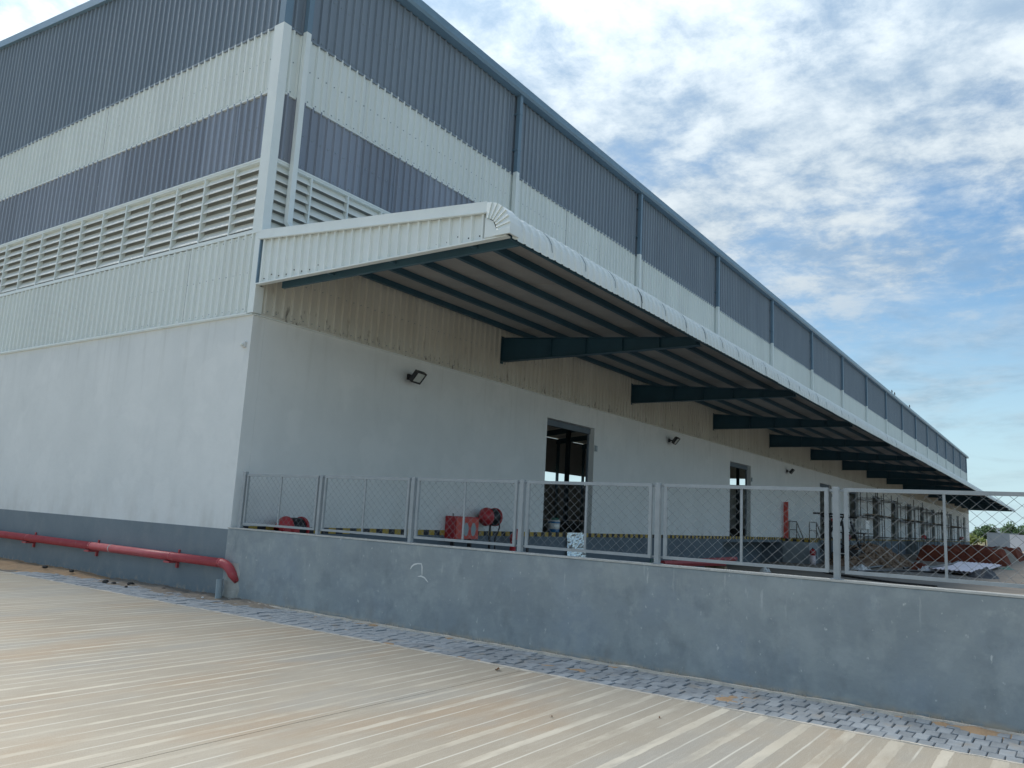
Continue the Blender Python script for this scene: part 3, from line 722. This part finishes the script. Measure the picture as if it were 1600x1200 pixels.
# ------------------------------------------------------------------ red fire main on the end wall
fp = empty('fire_pipe', (-.16, 3.0, .45), 'red painted fire main pipe fixed low along the end wall', 'pipe')
PZ = .565; PX = -.145; PR = .074
MB().tube([(PX, 30, PZ), (PX, 4.02, PZ)], PR, 20).tube([(PX, 4.015, PZ), (PX, -.05, PZ - .005)], PR, 20).build('pipe_run', 'redpipe', fp, True)
el = [(PX, -.05, PZ - .005)] + [(PX + .03 * a / 56, -.05 - .34 * math.sin(R(a)), PZ - .005 - .34 * (1 - math.cos(R(a)))) for a in (7, 14, 21, 28, 35, 42, 49, 56)]
el.append((PX + .12, el[-1][1] - .05, el[-1][2] - .10))
MB().tube(el, [PR * 1.02] + [PR * 1.0] * 8 + [PR * .98], 20).build('elbow', 'redpipe', fp, True)
for yv in (3.32, -.045): MB().tube([(PX, yv - .012, PZ), (PX, yv + .012, PZ)], PR * 1.035, 20).build('weld_ring', 'coping' if yv > 1 else 'redpipe', fp, True)
for yv in (6.62, 4.05, 1.35, 9.3, 12.2):
    b = MB().box(PX - .07, -.006, yv - .045, yv + .12, PZ - PR - .035, PZ - PR - .006).box(-.045, -.006, yv - .03, yv + .015, PZ - PR - .12, PZ - PR - .036).box(-.0059, -.002, yv - .03, yv + .015, PZ - PR - .12, PZ + .04).box(-.03, -.0059, yv - .03, yv + .005, PZ + .04, PZ + .115)
    br = b.build('bracket', 'redpipe', fp)
    MB().tube([(PX, yv - .012, PZ), (PX, yv + .012, PZ)], PR * 1.05, 20).build('clamp', 'redpipe', br, True)
# grey plastic stub
st_ = tag(MB().tube([(-.19, -.15, -.02), (-.185, -.13, .31)], .055, 16, False).tube([(-.185, -.13, .31), (-.19, -.15, .05)], .046, 16, False).build('pipe_stub', 'stub', None, True), 'short upright grey plastic pipe stub below the red elbow', 'pipe')
MB().tube([(-.19, -.147, .06), (-.19, -.147, .07)], .049, 16).build('pipe_plug', 'black', st_)

# ------------------------------------------------------------------ lights and boxes on the walls
def floodlight(x, z, label):
    e = empty('floodlight', (x, 0, z), label, 'floodlight', 'floodlights on the long wall')
    MB().box(x - .05, x + .05, -.05, -.002, z - .06, z + .06).box(x - .018, x + .018, -.20, -.05, z - .02, z + .015).build('bracket', 'blackmetal', e)
    c = Vector((x + .02, -.26, z - .01)); tilt = R(38)
    d = Vector((.12, -math.cos(tilt), -math.sin(tilt))).normalized(); a = d.cross(Vector((0, 0, 1))).normalized(); u = a.cross(d)
    def Pt(p, q, w): return tuple(c + a * p + u * q + d * w)
    W_, H_ = .17, .135
    b = MB().prism([Pt(-W_, -H_, -.05), Pt(W_, -H_, -.05), Pt(W_, H_, -.05), Pt(-W_, H_, -.05)], d * .075)
    for k in range(5): b.prism([Pt(-W_ * .8 + k * .06, -H_ * .8, -.08), Pt(-W_ * .8 + k * .06 + .012, -H_ * .8, -.08), Pt(-W_ * .8 + k * .06 + .012, H_ * .8, -.08), Pt(-W_ * .8 + k * .06, H_ * .8, -.08)], d * .03)
    b.build('housing', 'blackmetal', e)
    rim = MB()
    for p0, p1, q0, q1 in ((-W_, W_, H_ - .025, H_), (-W_, W_, -H_, -H_ + .03), (-W_, -W_ + .025, -H_ + .03, H_ - .025), (W_ - .025, W_, -H_ + .03, H_ - .025)):
        rim.prism([Pt(p0, q0, .0255), Pt(p1, q0, .0255), Pt(p1, q1, .0255), Pt(p0, q1, .0255)], d * .02)
    rim.build('rim', 'blackmetal', e)
    MB().prism([Pt(-W_ + .027, -H_ + .032, .0256), Pt(W_ - .027, -H_ + .032, .0256), Pt(W_ - .027, H_ - .027, .0256), Pt(-W_ + .027, H_ - .027, .0256)], d * .004).build('lens', 'lens', e)
    return e
floodlight(4.02, 4.36, 'black floodlight nearest the corner, left of the first doorway')
floodlight(17.56, 4.43, 'black floodlight between the first and second doorways')
floodlight(31.8, 4.40, 'small black floodlight above the red post beyond the second doorway')
jb = empty('sensor_box', (0, .16, 4.26), 'small white box on the end wall near the corner', 'sensor')
bevel(MB().box(-.045, -.002, .10, .20, 4.20, 4.30).build('housing', 'whitep', jb), .006)
MB().tube([(-.046, .15, 4.25), (-.075, .14, 4.235)], .028, 12).build('lens_cap', 'flash', jb, True)

# ------------------------------------------------------------------ fire fighting gear by the dock
def hose_reel(x, y, z, label, base=True):
    e = empty('hose_reel', (x, y, 0), label, 'hose reel', 'hose reels by the dock')
    def disc(x0, x1, r0, r1, mt, nm):
        b = MB().tube([(x0, y, z), (x1, y, z)], [r0, r1], 20); return b.build(nm, mt, e, False)
    MB().tube([(x - .16, y, z), (x - .13, y, z), (x - .01, y, z), (x + .02, y, z), (x + .05, y, z)], [.07, .10, .205, .215, .215], 20).build('front_flange', 'red', e)
    MB().tube([(x + .05 + .3 * k / 12, y, z) for k in range(13)], [.195 if k % 2 else .18 for k in range(13)], 20).build('hose_coil', 'black', e, True)
    MB().tube([(x + .35, y, z), (x + .39, y, z)], .215, 20).build('back_flange', 'red', e)
    MB().tube([(x + .2, y, z - .1), (x + .2, y, .02)], .028, 8).box(x + .1, x + .3, y - .12, y + .12, 0, .02).build('stand', 'black', e)
    MB().tube([(x + .28, y - .18, z - .08), (x + .30, y - .2, z - .22), (x + .25, y - .19, z - .36), (x + .20, y - .16, z - .48), (x + .22, y - .17, .05)], .018, 8).build('hose_tail', 'black', e, True)
    return e
hose_reel(6.66, -.30, 1.50, 'red hose reel with black hose beside the red cabinet')
def cabinet(x, z, label, w=.86, windows=True):
    e = empty('hose_cabinet', (x, -.12, 0), label, 'cabinet')
    MB().box(x, x + w, -.28, -.01, z, z + .50).build('case', 'red', e)
    dr = bevel(MB().box(x + .04, x + w - .01, -.305, -.281, z + .01, z + .47).build('door', 'redlight', e), .006)
    if windows:
        for k in (.45, .76):
            pts = [(x + w * k + .085 * math.cos(R(q)) * (1.0), -.312, z + .22 + .15 * math.sin(R(q))) for q in range(0, 360, 20)]
            MB().prism(pts, (0, .006, 0)).build('window', 'stub', dr)
    MB().box(x + .08, x + .10, -.16, -.14, z + .50, z + .56).box(x + w * .55, x + w * .55 + .02, -.16, -.14, z + .50, z + .56).box(x + .1, x + .14, -.2, -.1, 0, z).box(x + w - .14, x + w - .1, -.2, -.1, 0, z).build('stand', 'blackmetal', e)
cabinet(5.56, .98, 'red hose cabinet with two oval windows behind the fence')
hose_reel(.86, -.30, 1.14, 'half hidden red hose reel close to the warehouse corner')
tag(bevel(MB().box(.70, 1.05, -.5, -.22, 0, 1.17).build('hydrant_box', 'red'), .02), 'red box half hidden behind the wall below the corner hose reel', 'box')
hp = empty('hydrant_post', (7.85, -.3, 0), 'short pointed red post beside the hose reel', 'hydrant')
MB().tube([(7.83, -.3, 0), (7.83, -.3, 1.0)], .075, 12).build('barrel', 'red', hp, True)
MB().prism([(7.73, -.36, 1.0), (8.0, -.36, .98), (8.0, -.36, 1.24), (7.93, -.36, 1.22), (7.76, -.36, 1.08)], (0, .1, 0)).build('bonnet', 'red', hp)
bk = empty('black_post', (8.42, -.34, 0), 'slim black post beside the fence post and hose reel', 'post')
MB().tube([(8.42, -.34, 0), (8.42, -.34, 1.24)], .035, 8).build('tube', 'blackmetal', bk, True)
MB().box(8.34, 8.50, -.42, -.26, 0, .02).build('foot_plate', 'blackmetal', bk)

# blue drum in the first doorway
dm = empty('paint_bucket', (10.77, .35, DOCK), 'blue and white bucket standing in the first doorway', 'bucket')
BX, BY = 10.77, .38
MB().tube([(BX, BY, DOCK + .0), (BX, BY, DOCK + .10), (BX, BY, DOCK + .101)], [.155, .16, .16], 20).build('base_band', 'bluep', dm, True)
MB().tube([(BX, BY, DOCK + .102), (BX, BY, DOCK + .26)], [.161, .17], 20).build('label_band', 'whitep', dm, True)
MB().tube([(BX, BY, DOCK + .261), (BX, BY, DOCK + .31)], .172, 20).build('upper_band', 'bluep', dm, True)
MB().tube([(BX, BY, DOCK + .311), (BX, BY, DOCK + .335), (BX, BY, DOCK + .35)], [.178, .178, .15], 20).build('rim', 'whitep', dm, True)
MB().tube([(BX + .04, BY, DOCK + .35), (BX + .04, BY, DOCK + .40), (BX + .04, BY, DOCK + .42)], [.12, .12, .07], 16).build('lid', 'greenp', dm, True)
# foil sheet draped over the dock edge
fo = MB(); rows = []
for k in range(25):
    s = k / 24; rr = []
    for j in range(25):
        u = j / 24; z = 1.17 - 1.15 * s; n = mn.noise((u * 5, s * 6, 3)) + .6 * mn.noise((u * 12, s * 14, 8)) + .3 * mn.noise((u * 25, s * 25, 1))
        rr.append((10.80 + 1.05 * u + .01 * mn.noise((s * 8, j * 0, 2)), -.05 + .028 * n - .05 * s, z))
    rows.append(rr)
fo.grid(rows[::-1]); fos = tag(fo.build('foil_sheet', 'foil'), 'crinkled silver foil sheet hanging below the first doorway', 'sheet')
sm = fos.modifiers.new('thickness', 'SOLIDIFY'); sm.thickness = .004

# ------------------------------------------------------------------ dock steps and things in the yard
ds = empty('dock_steps', (31.0, -.7, 0), 'grey concrete landing with hand rails beyond the second doorway', 'steps')
bevel(MB().box(31.0, 32.6, -1.28, -.01, -.05, 1.0).build('landing', 'farwall', ds), .015)
MB().box(30.992, 32.6, -1.288, -.012, 1.001, 1.11).build('hazard_stripe', 'hazard', ds)
for k in range(5): MB().box(32.6 + .3 * k, 32.9 + .3 * k, -1.28, -.02, -.05, .93 - .18 * k).build('step', 'plinth', ds)
for yv in (-.25, -1.2):
    MB().tube([(31.3, yv, 1.11), (31.3, yv, 1.95), (32.6, yv, 1.95), (34.0, yv, 1.0), (34.0, yv, .1)], .025, 8).tube([(32.6, yv, 1.95), (32.6, yv, 1.1)], .025, 8).tube([(31.3, yv, 1.55), (32.6, yv, 1.55), (34.0, yv, .6)], .02, 8).build('hand_rail', 'scaff', ds, True)
rp = empty('red_post', (31.0, -.18, 1.11), 'tall flat red post standing on the dock landing', 'post')
bevel(MB().box(30.99, 31.08, -.285, -.07, 1.125, 2.86).build('board', 'redlight', rp), .006)
MB().box(30.97, 31.12, -.32, -.03, 1.111, 1.124).build('foot_plate', 'blackmetal', rp)
ex = empty('fire_extinguisher', (30.6, -1.55, 0), 'red and white fire extinguisher standing beside the landing', 'extinguisher')
EX = (30.6, -1.52)
MB().tube([(*EX, 0), (*EX, .42)], .13, 16).build('label_band', 'pink', ex, True)
MB().tube([(*EX, .421), (*EX, .62), (*EX, .70), (*EX, .72)], [.131, .131, .07, .04], 16).build('cylinder', 'red', ex, True)
MB().box(EX[0] - .03, EX[0] + .1, EX[1] - .02, EX[1] + .02, .72, .78).tube([(EX[0], EX[1] - .05, .73), (EX[0], EX[1] - .16, .6), (EX[0], EX[1] - .16, .3)], .018, 6).build('valve', 'black', ex)
# black frame hoist
ho = empty('frame_hoist', (33, -2.2, 0), 'black steel frame hoist with splayed legs in the yard', 'hoist')
HX = 33.0
def bars(parts, r=.04):
    b = MB()
    for p, q in parts: b.tube([p, q], r, 6)
    return b
for (p, q) in (((HX, -1.0, .05), (HX, -1.95, 1.9)), ((HX, -1.75, 0), (HX, -1.75, 2.1)), ((HX + .9, -1.75, 0), (HX + .9, -1.75, 2.1)), ((HX, -2.55, 0), (HX, -2.3, 2.1)), ((HX + .9, -3.2, 0), (HX + .9, -2.5, 2.1))): bars([(p, q)], .055).build('leg', 'blackmetal', ho)
bars([((HX, -.95, 2.42), (HX, -2.6, 2.40)), ((HX + .5, -1.2, 2.30), (HX + .5, -2.9, 2.28))], .05).build('top_bar', 'blackmetal', ho)
for yv in (-1.3, -1.7, -2.1): bars([((HX, yv, 2.4), (HX, yv - .15, 1.85)), ((HX, yv - .3, 2.4), (HX, yv - .1, 1.85))], .03).build('brace', 'blackmetal', ho)
bars([((HX, -1.75, .9), (HX + .9, -1.75, .95)), ((HX, -2.5, .5), (HX + .9, -2.9, .55)), ((HX, -1.75, .5), (HX, -2.55, .9)), ((HX, -1.75, 1.3), (HX, -2.4, .9)), ((HX + .9, -1.75, .3), (HX + .9, -3.0, 1.0))], .04).build('cross_tube', 'blackmetal', ho)
bevel(MB().box(HX + .1, HX + .8, -3.0, -1.9, .15, .75).build('motor_box', 'blackmetal', ho), .03)
MB().box(HX + .0, HX + .5, -2.45, -2.05, 1.62, 1.66).box(HX + .0, HX + .5, -2.5, -2.0, .52, .56).build('tray', 'whitep', ho)
hr2 = MB().tube([(HX + .95, -1.62, 2.1), (HX + 1.2, -1.62, 2.12)], [.11, .12], 12).build('drum', 'redlight', ho)
# crates beyond the fence
ck = empty('slatted_crate', (38.6, -3.0, 1.0), 'white slatted crate on a trestle in front of the doors', 'crate')
CX = 38.5
MB().box(CX, CX + 1, -2.30, -2.25, 1.85, 2.25).box(CX, CX + 1, -1.30, -1.25, 1.85, 2.25).box(CX, CX + 1, -2.30, -1.25, 1.80, 1.845).build('body', 'whitep', ck)
for k in range(5): MB().box(CX - .03, CX - .001, -2.25 + .2 * k, -2.17 + .2 * k, 1.80, 2.30).build('slat', 'whitep', ck)
MB().box(CX - .035, CX, -2.35, -1.20, 2.301, 2.36).box(CX - .035, CX, -2.35, -1.20, 1.74, 1.799).build('rail', 'whitep', ck)
MB().box(CX - .2, CX + 1.2, -2.45, -.85, 1.5, 1.58).box(CX, CX + .1, -2.25, -2.15, 0, 1.499).box(CX, CX + .1, -1.15, -1.05, 0, 1.499).build('trestle', 'scaff', ck)
# scaffolds in front of the far doors
def scaffold(x0, n, h, label, y0=-.35, y1=-1.35, step=2.4):
    e = empty('scaffold', (x0, -.8, 0), label, 'scaffold', 'scaffolds at the dock doors')
    for k in range(n + 1):
        for yv in (y0, y1): MB().tube([(x0 + k * step + random.uniform(-.1, .1), yv, 0), (x0 + k * step, yv + random.uniform(-.06, .06), h + random.uniform(-.2, .4))], .03, 6).build('standard', 'scaff', e)
    for z in (1.25, 2.6, 3.7):
        if z > h: continue
        for yv in (y0 + .06, y1 - .06): MB().tube([(x0 - .7, yv, z), (x0 + n * step + .8, yv, z + random.uniform(-.05, .05))], .03, 6).build('ledger', 'scaff', e)
        for k in range(n + 1): MB().tube([(x0 + k * step + .06, y0 + .2, z + .09), (x0 + k * step + .06, y1 - .35, z + .09)], .025, 6).build('transom', 'scaff', e)
    MB().box(x0 - .3, x0 + n * step + .3, y0 - .75, y0 - .2, 2.74, 2.79).build('board', 'wood', e)
scaffold(46.9, 3, 4.3, 'tube scaffold nearest the fence post, behind the white crate')
scaffold(61.5, 3, 4.1, 'tube scaffold above the small grey dock block')
scaffold(75.5, 3, 3.9, 'tube scaffold behind the red earth bank')
scaffold(92.0, 2, 3.4, 'shortest tube scaffold at the far end of the dock')
# second block with a reel
bk2 = empty('dock_block', (66.8, -.4, 0), 'small grey concrete block at the far dock face', 'block')
bevel(MB().box(66.7, 68.2, -.85, -.01, -.05, 1.0).build('block_body', 'plinth', bk2), .02)
MB().box(66.7, 68.2, -.85, -.012, 1.001, 1.08).build('cap', 'dockface', bk2)
hose_reel(67.4, -1.15, 1.45, 'tiny red hose reel beside the far grey block')
hose_reel(42.1, -.5, 1.25, 'red hose reel seen just right of the tall fence post')
hose_reel(98.5, -.9, 1.5, 'dark hose reel at the far end of the dock')

# rubble heap
def heap(name, cx, cy, rx, ry, h, mt, label, cat, n=26, rough=.35, seed=0., flat=False):
    e = empty(name, (cx, cy, 0), label, cat); rows = []
    for a in range(n + 1):
        rr = []
        for c in range(n + 1):
            u, v = a / n * 2 - 1, c / n * 2 - 1; d = math.sqrt(u * u + v * v)
            g_ = max(0, 1 - d ** (6 if flat else 1.6)) 
            if flat: g_ = min(1, max(0, (1 - max(abs(u), abs(v))) * 7))
            nz = mn.noise((u * 3 + seed, v * 3, seed)) * rough + mn.noise((u * 8 + seed, v * 8, seed)) * rough * .5 + mn.noise((u * 17 + seed, v * 17, seed)) * rough * .25
            rr.append((cx + u * rx, cy + v * ry, -.05 + h * g_ * (1 + nz) + (.05 * nz if g_ > 0 else 0)))
        rows.append(rr)
    MB().grid(rows).build('heap_body', mt, e, not flat)
    return e
rh = heap('rubble_heap', 36.8, -2.7, 5.4, 1.9, 1.05, 'rubble', 'brown rubble heap in front of the dock doors', 'rubble', 40, .4, 3.)
b = MB()
for k in range(420):
    a = random.uniform(0, 6.28); d = math.sqrt(random.random()) * .98; x, y = 36.8 + 5.4 * d * math.cos(a), -2.7 + 1.9 * d * math.sin(a); z = max(0, 1 - d ** 1.6) * 1.0 + random.uniform(-.05, .06); s = random.uniform(.04, .14)
    A = [Vector((random.uniform(-1, 1), random.uniform(-1, 1), random.uniform(-.7, .7))).normalized() * s * random.uniform(.7, 1.3) for _ in range(6)]
    P_ = [Vector((s, 0, 0)), Vector((-s, 0, 0)), Vector((0, s, 0)), Vector((0, -s, 0)), Vector((0, 0, s * .8)), Vector((0, 0, -s * .8))]; c = Vector((x, y, z)); i = len(b.v)
    b.v += [tuple(c + p + q * .35) for p, q in zip(P_, A)]; b.f += [tuple(i + q for q in f) for f in ((0, 2, 4), (2, 1, 4), (1, 3, 4), (3, 0, 4), (2, 0, 5), (1, 2, 5), (3, 1, 5), (0, 3, 5))]
tag(b.build('broken_pieces', 'rubble', rh), kind='stuff')
heap('earth_bank', 52.0, -5.6, 2.2, 2.55, .92, 'earth_red', 'long bank of red earth nearest the corrugated sheets', 'earth bank', 80, .22, 5., True)
heap('earth_bank', 70, -5.6, 5.0, 2.5, .95, 'earth_red', 'bank of red earth further back below the grey compound wall', 'earth bank', 80, .22, 9., True)
heap('earth_bank', 77, -9.6, 4.0, 1.6, .9, 'earth_red', 'rightmost bank of red earth at the edge of the view', 'earth bank', 40, .16, 12., True)
heap('dirt_heap', 59.5, -3.8, 3.0, 1.7, .75, 'dirt', 'low grey dirt heap behind the first red earth bank', 'dirt heap', 30, .3, 15.)
heap('dirt_heap', 63.0, -6.9, 2.5, 1.3, 1.1, 'dirt', 'pale dirt heap between the two red earth banks', 'dirt heap', 30, .25, 18.)
# corrugated sheets on the ground
cs_ = empty('corrugated_sheets', (38, -7.1, 0), 'pile of pinkish corrugated sheets lying in the yard', 'sheets')
for k, (dx, dy, z) in enumerate(((0, 0, .10), (.6, -.05, .15), (-.3, .08, .20))):
    b = MB(); rows = []
    for i in range(2):
        rr = []
        for j in range(41):
            yv = -6.15 - 1.85 * j / 40; h = .022 * math.sin(j * math.pi / 1.0 * .5)
            xx = (32.0 if i == 0 else 45.6) + dx - (.7 * j / 40 if i == 0 else 0); rr.append((xx, yv + dy, z + h + (.02 if i else 0)))
        rows.append(rr)
    o = b.grid(rows).build('sheet', 'pink', cs_); o.modifiers.new('thickness', 'SOLIDIFY').thickness = .02
MB().box(32.4, 32.55, -8.0, -6.2, 0, .075).box(38.4, 38.55, -8.0, -6.2, 0, .075).box(44.4, 44.55, -8.0, -6.2, 0, .075).build('batten', 'wood', cs_)
def rod(name, pts, r, mt, label, cat='rod'): return tag(MB().tube(pts, r, 6).build(name, mt), label, cat)
rod('steel_bar', [(20.3, -7.9, .05), (20.8, -6.6, .03), (22.6, -4.6, .03), (24.0, -3.6, .03)], .04, 'stone', 'long dark steel bar lying just behind the wall top', 'steel bar')
rod('steel_bar', [(26.5, -4.3, .05), (30, -5.0, .04), (33.5, -7.9, .05)], .04, 'blackmetal', 'dark bar crossing the yard in front of the corrugated sheets', 'steel bar')
rod('steel_bar', [(30.5, -3.9, .05), (36, -4.1, .1), (43, -4.2, .05)], .05, 'blackmetal', 'dark bar lying along the foot of the rubble heap', 'steel bar')
rod('steel_bar', [(33.5, -4.9, .05), (37, -5.3, .06), (42, -6.0, .05)], .05, 'blackmetal', 'dark bar beside the torn sack', 'steel bar')
rod('steel_bar', [(45, -6.0, .26), (38, -6.4, .26), (31, -6.3, .24)], .035, 'blackmetal', 'thin bar lying on top of the corrugated sheets', 'steel bar')
rod('steel_bar', [(47, -9.6, .03), (52, -11.0, .03)], .05, 'stone', 'dark bar on the ground at the right edge of the view', 'steel bar')
heap('tarpaulin', 30.9, -8.35, .95, .62, .42, 'tarp', 'crumpled dark tarpaulin heap beside the corrugated sheets', 'tarpaulin', 24, .5, 21.)
heap('torn_sack', 34.6, -5.45, .85, .55, .36, 'earth_red', 'torn red sack with white scraps left of the sheets', 'sack', 20, .5, 25.)
b = heap('plastic_scrap', 29.8, -3.75, 1.3, .4, .16, 'whitep', 'white plastic scraps at the foot of the rubble heap', 'scrap', 20, .9, 29.)
heap('plastic_scrap', 33.9, -5.75, .55, .35, .22, 'whitep', 'white plastic scraps spilling from the torn sack', 'scrap', 20, .9, 31.)
heap('plastic_scrap', 21.2, -2.25, .35, .22, .16, 'whitep', 'small white rag on the ground behind the wall', 'rag', 16, .9, 33.)
heap('green_scrap', 44.5, -8.4, .9, .4, .16, 'greenp', 'green plastic scrap at the far end of the corrugated sheets', 'scrap', 16, .7, 35.)
# red pipes lying along the dock
rod('red_pipe', [(15.6, -.75, .30), (20.6, -.95, .22)], .10, 'redpipe', 'long red pipe lying on blocks along the dock foot', 'pipe')
rod('red_pipe', [(18.6, -.62, .30), (23.3, -.42, .30)], .09, 'redpipe', 'red pipe resting further along the dock foot', 'pipe')
b = MB()
for x in (15.9, 20.2): b.box(x, x + .2, -1.1, -.2, 0, .12)
tag(MB().box(15.9, 16.15, -1.1, -.35, 0, .195).build('timber_block', 'wood'), 'left timber block under the red pipes', 'block')
tag(MB().box(20.2, 20.45, -1.1, -.35, 0, .115).build('timber_block', 'wood'), 'right timber block under the red pipes', 'block')
gj = empty('green_can', (14.9, -.7, 0), 'dark green can beside the red pipes', 'can')
bevel(MB().box(14.7, 15.15, -.85, -.55, 0, .34).build('can_body', 'greenp', gj), .03)
MB().tube([(14.8, -.7, .34), (14.8, -.7, .42), (15.05, -.7, .42), (15.05, -.7, .34)], .02, 6).build('handle', 'greenp', gj)
kg = empty('black_keg', (17.6, -.25, 0), 'small black keg at the dock foot behind the fence post', 'keg')
MB().tube([(17.6, -.3, 0), (17.6, -.3, .30), (17.6, -.3, .34)], [.14, .14, .06], 12).build('keg_body', 'black', kg)
MB().tube([(17.6, -.3, .34), (17.6, -.3, .42)], .04, 8).build('cap', 'black', kg)

# ------------------------------------------------------------------ debris on the pavers and concrete
def pebble(name, x, y, z, s, mt, label, cat, flat=.6):
    b = MB(); n = 7; rows = []
    for a in range(5):
        th = math.pi * a / 4; rows.append([(x + s * math.sin(th) * math.cos(2 * math.pi * j / n) * random.uniform(.75, 1.2), y + s * math.sin(th) * math.sin(2 * math.pi * j / n) * random.uniform(.7, 1.3), z + s * flat * (math.cos(th) + .7)) for j in range(n)])
    for r in rows: r.append(r[0])
    return tag(b.grid(rows).build(name, mt, None, False), label, cat)
for x, y, s, lab in ((-.35, 5.3, .055, 'dark stone furthest left at the end wall foot'), (-.49, 2.75, .06, 'largest dark stone lying on the pavers'), (-.47, 2.50, .045, 'dark stone just right of the largest one'), (-.30, 2.25, .06, 'flat dark stone near the middle of the paver strip'), (-.55, 1.95, .03, 'tiny dark stone on the paver joint'), (-.22, 1.35, .04, 'dark stone closest to the pipe bracket'), (-.30, 4.35, .05, 'dark lump half sunk in the sandy soil')):
    pebble('stone', x, y, .0 if y < 4 else .05, s, 'stone', lab, 'stone')['group'] = 'stones on the strip'
pebble('paper_scrap', -.42, -.06, .02, .022, 'whitep', 'tiny white paper scrap on the dirt below the pipe stub', 'scrap')
def leaf(x, y, s, label):
    b = MB()
    for k in range(5):
        a = random.uniform(0, 6.28); l = s * random.uniform(.6, 1.2); d = Vector((math.cos(a), math.sin(a), random.uniform(.1, .6))); n = Vector((-d.y, d.x, 0)) * .3
        c = Vector((x + random.uniform(-s, s) * .4, y + random.uniform(-s, s) * .4, .004)); b.q(c, c + d * l * .5 + n * l, c + d * l, c + d * l * .5 - n * l)
    return tag(b.build('dry_leaf', 'leafdry'), label, 'leaf', 'dry leaves on the forecourt')
leaf(-1.35, -6.55, .06, 'dry leaf cluster at the edge of the paver strip')
leaf(-2.55, -7.95, .022, 'dry leaf in the middle of the banded concrete')
leaf(-1.9, -8.6, .022, 'tiny dry leaf near the right end of the forecourt')

# weeds and splashed grit at the wall foot
b = MB()
for k in range(420):
    y = random.uniform(-12, -1.2); x = -.07 - random.random() ** 2 * .03; s = random.uniform(.01, .04) * (1.3 if mn.noise((0, y * 1.5, 3)) > 0 else .6)
    for q in range(2):
        a = random.uniform(-.5, .5); b.q((x, y, .0), (x - .006, y + .008, .0), (x - .01 + a * s * .3, y + a * s, s + .008))
tag(b.build('wall_foot_growth', 'mortar'), 'dry growth and splashed grit along the wall foot', 'growth', kind='stuff')

# ------------------------------------------------------------------ beyond the yard
cw = empty('compound_wall', (150, -1.8, 0), 'distant plain grey compound wall beyond the red earth', 'wall')
MB().box(150, 150.3, -4.2, .4, 0, 2.65).build('wall_body', 'farwall', cw); MB().box(149.97, 150.33, -4.22, .42, 2.651, 2.72).build('wall_top', 'farwall', cw)
w2 = empty('white_wall', (140, -6, 0), 'distant white wall at the right edge of the view', 'wall')
MB().box(138, 138.3, -14, -3.55, 0, 2.35).build('wall_body', 'farwhite', w2); MB().box(137.96, 138.34, -14, -3.53, 2.351, 2.47).build('wall_top', 'farwhite', w2)
fb = empty('far_building', (230, -3, 0), 'grey flat roofed building behind the distant trees', 'building')
MB().box(230, 242, -16, -2.1, 0, 5.6).build('wall', 'farwall', fb); MB().box(229.6, 242.4, -16.3, -1.8, 5.601, 6.0).build('roof', 'farwall', fb)
fb2 = empty('far_house', (210, 2, 0), 'small white house between the distant trees', 'house')
MB().box(210, 216, .6, 3.4, 0, 4.1).build('wall', 'farwhite', fb2); MB().box(209.8, 216.2, .4, 3.6, 4.101, 4.3).build('roof', 'farwhite', fb2)
def tree(x, y, h, r, mt, label, nleaf=1500, s=.28, trunk=True, cat='tree'):
    e = empty('tree' if cat == 'tree' else 'shrub', (x, y, 0), label, cat); b = MB()
    b.tube([(x, y, 0), (x + .1, y, h * .35), (x, y + .15, h * .6)], [h * .035, h * .028, h * .015], 7)
    cl = []
    for k in range(13):
        a = random.uniform(0, 6.28); q = random.uniform(.2, 1) * r; z = h * random.uniform(.38, .92); q *= 1.05 - .55 * abs((z / h - .58) / .4)
        cpt = Vector((x + q * math.cos(a), y + q * math.sin(a), z)); cl.append((cpt, r * random.uniform(.28, .5)))
        if k < 7: b.tube([(x, y + .1, h * .4), tuple(cpt)], [h * .014, h * .005], 5)
    b.build('trunk', 'bark', e)
    c = MB()
    for k in range(nleaf):
        p, q = random.choice(cl); d = Vector((random.gauss(0, 1), random.gauss(0, 1), random.gauss(0, .8))).normalized() * q * random.random() ** .4
        o = p + d; n1 = Vector((random.uniform(-1, 1), random.uniform(-1, 1), random.uniform(-1, 1))).normalized(); n2 = n1.orthogonal().normalized(); ss = s * random.uniform(.6, 1.3)
        c.q(o + n1 * ss, o + n2 * ss * .5, o - n1 * ss, o - n2 * ss * .5)
    c.build('crown', mt, e)
tree(185, 3.3, 4.2, 2.0, 'leaf', 'left of the distant dark green trees above the grey wall')
tree(190, -1.4, 5.0, 2.6, 'leaf', 'round dark green tree above the middle of the grey wall')
tree(196, -4.8, 5.4, 2.9, 'leaf', 'tallest distant green tree at the right edge')
tree(205, 6.5, 3.2, 2.0, 'leaf', 'low dark green tree close to the warehouse end')
tree(150, 2.7, 2.2, 1.5, 'leafy', 'yellow green shrub between the warehouse end and grey wall', 1100, .2, cat='shrub')
tree(165, 6.0, 2.4, 1.6, 'leafy', 'yellow green shrub partly hidden behind the warehouse end', 900, .2, cat='shrub')

# ------------------------------------------------------------------ birds on the eave
def bird(x, label):
    e = empty('bird', (x, -.2, 12.66), label, 'bird', 'birds on the gutter'); z = 12.67
    MB().tube([(x + .16, -.24, z + .07), (x + .08, -.24, z + .10), (x, -.24, z + .15), (x - .06, -.24, z + .2), (x - .09, -.24, z + .25), (x - .12, -.24, z + .27)], [.01, .03, .05, .042, .03, .012], 8).build('body', 'stone', e, True)
    MB().tube([(x, -.25, z), (x, -.25, z + .1)], .008, 5).tube([(x, -.22, z), (x, -.22, z + .1)], .008, 5).build('legs', 'stone', e)
bird(60.0, 'left bird of the pair on the distant gutter'); bird(61.2, 'right bird of the pair on the distant gutter'); bird(68.5, 'single bird further along the gutter')
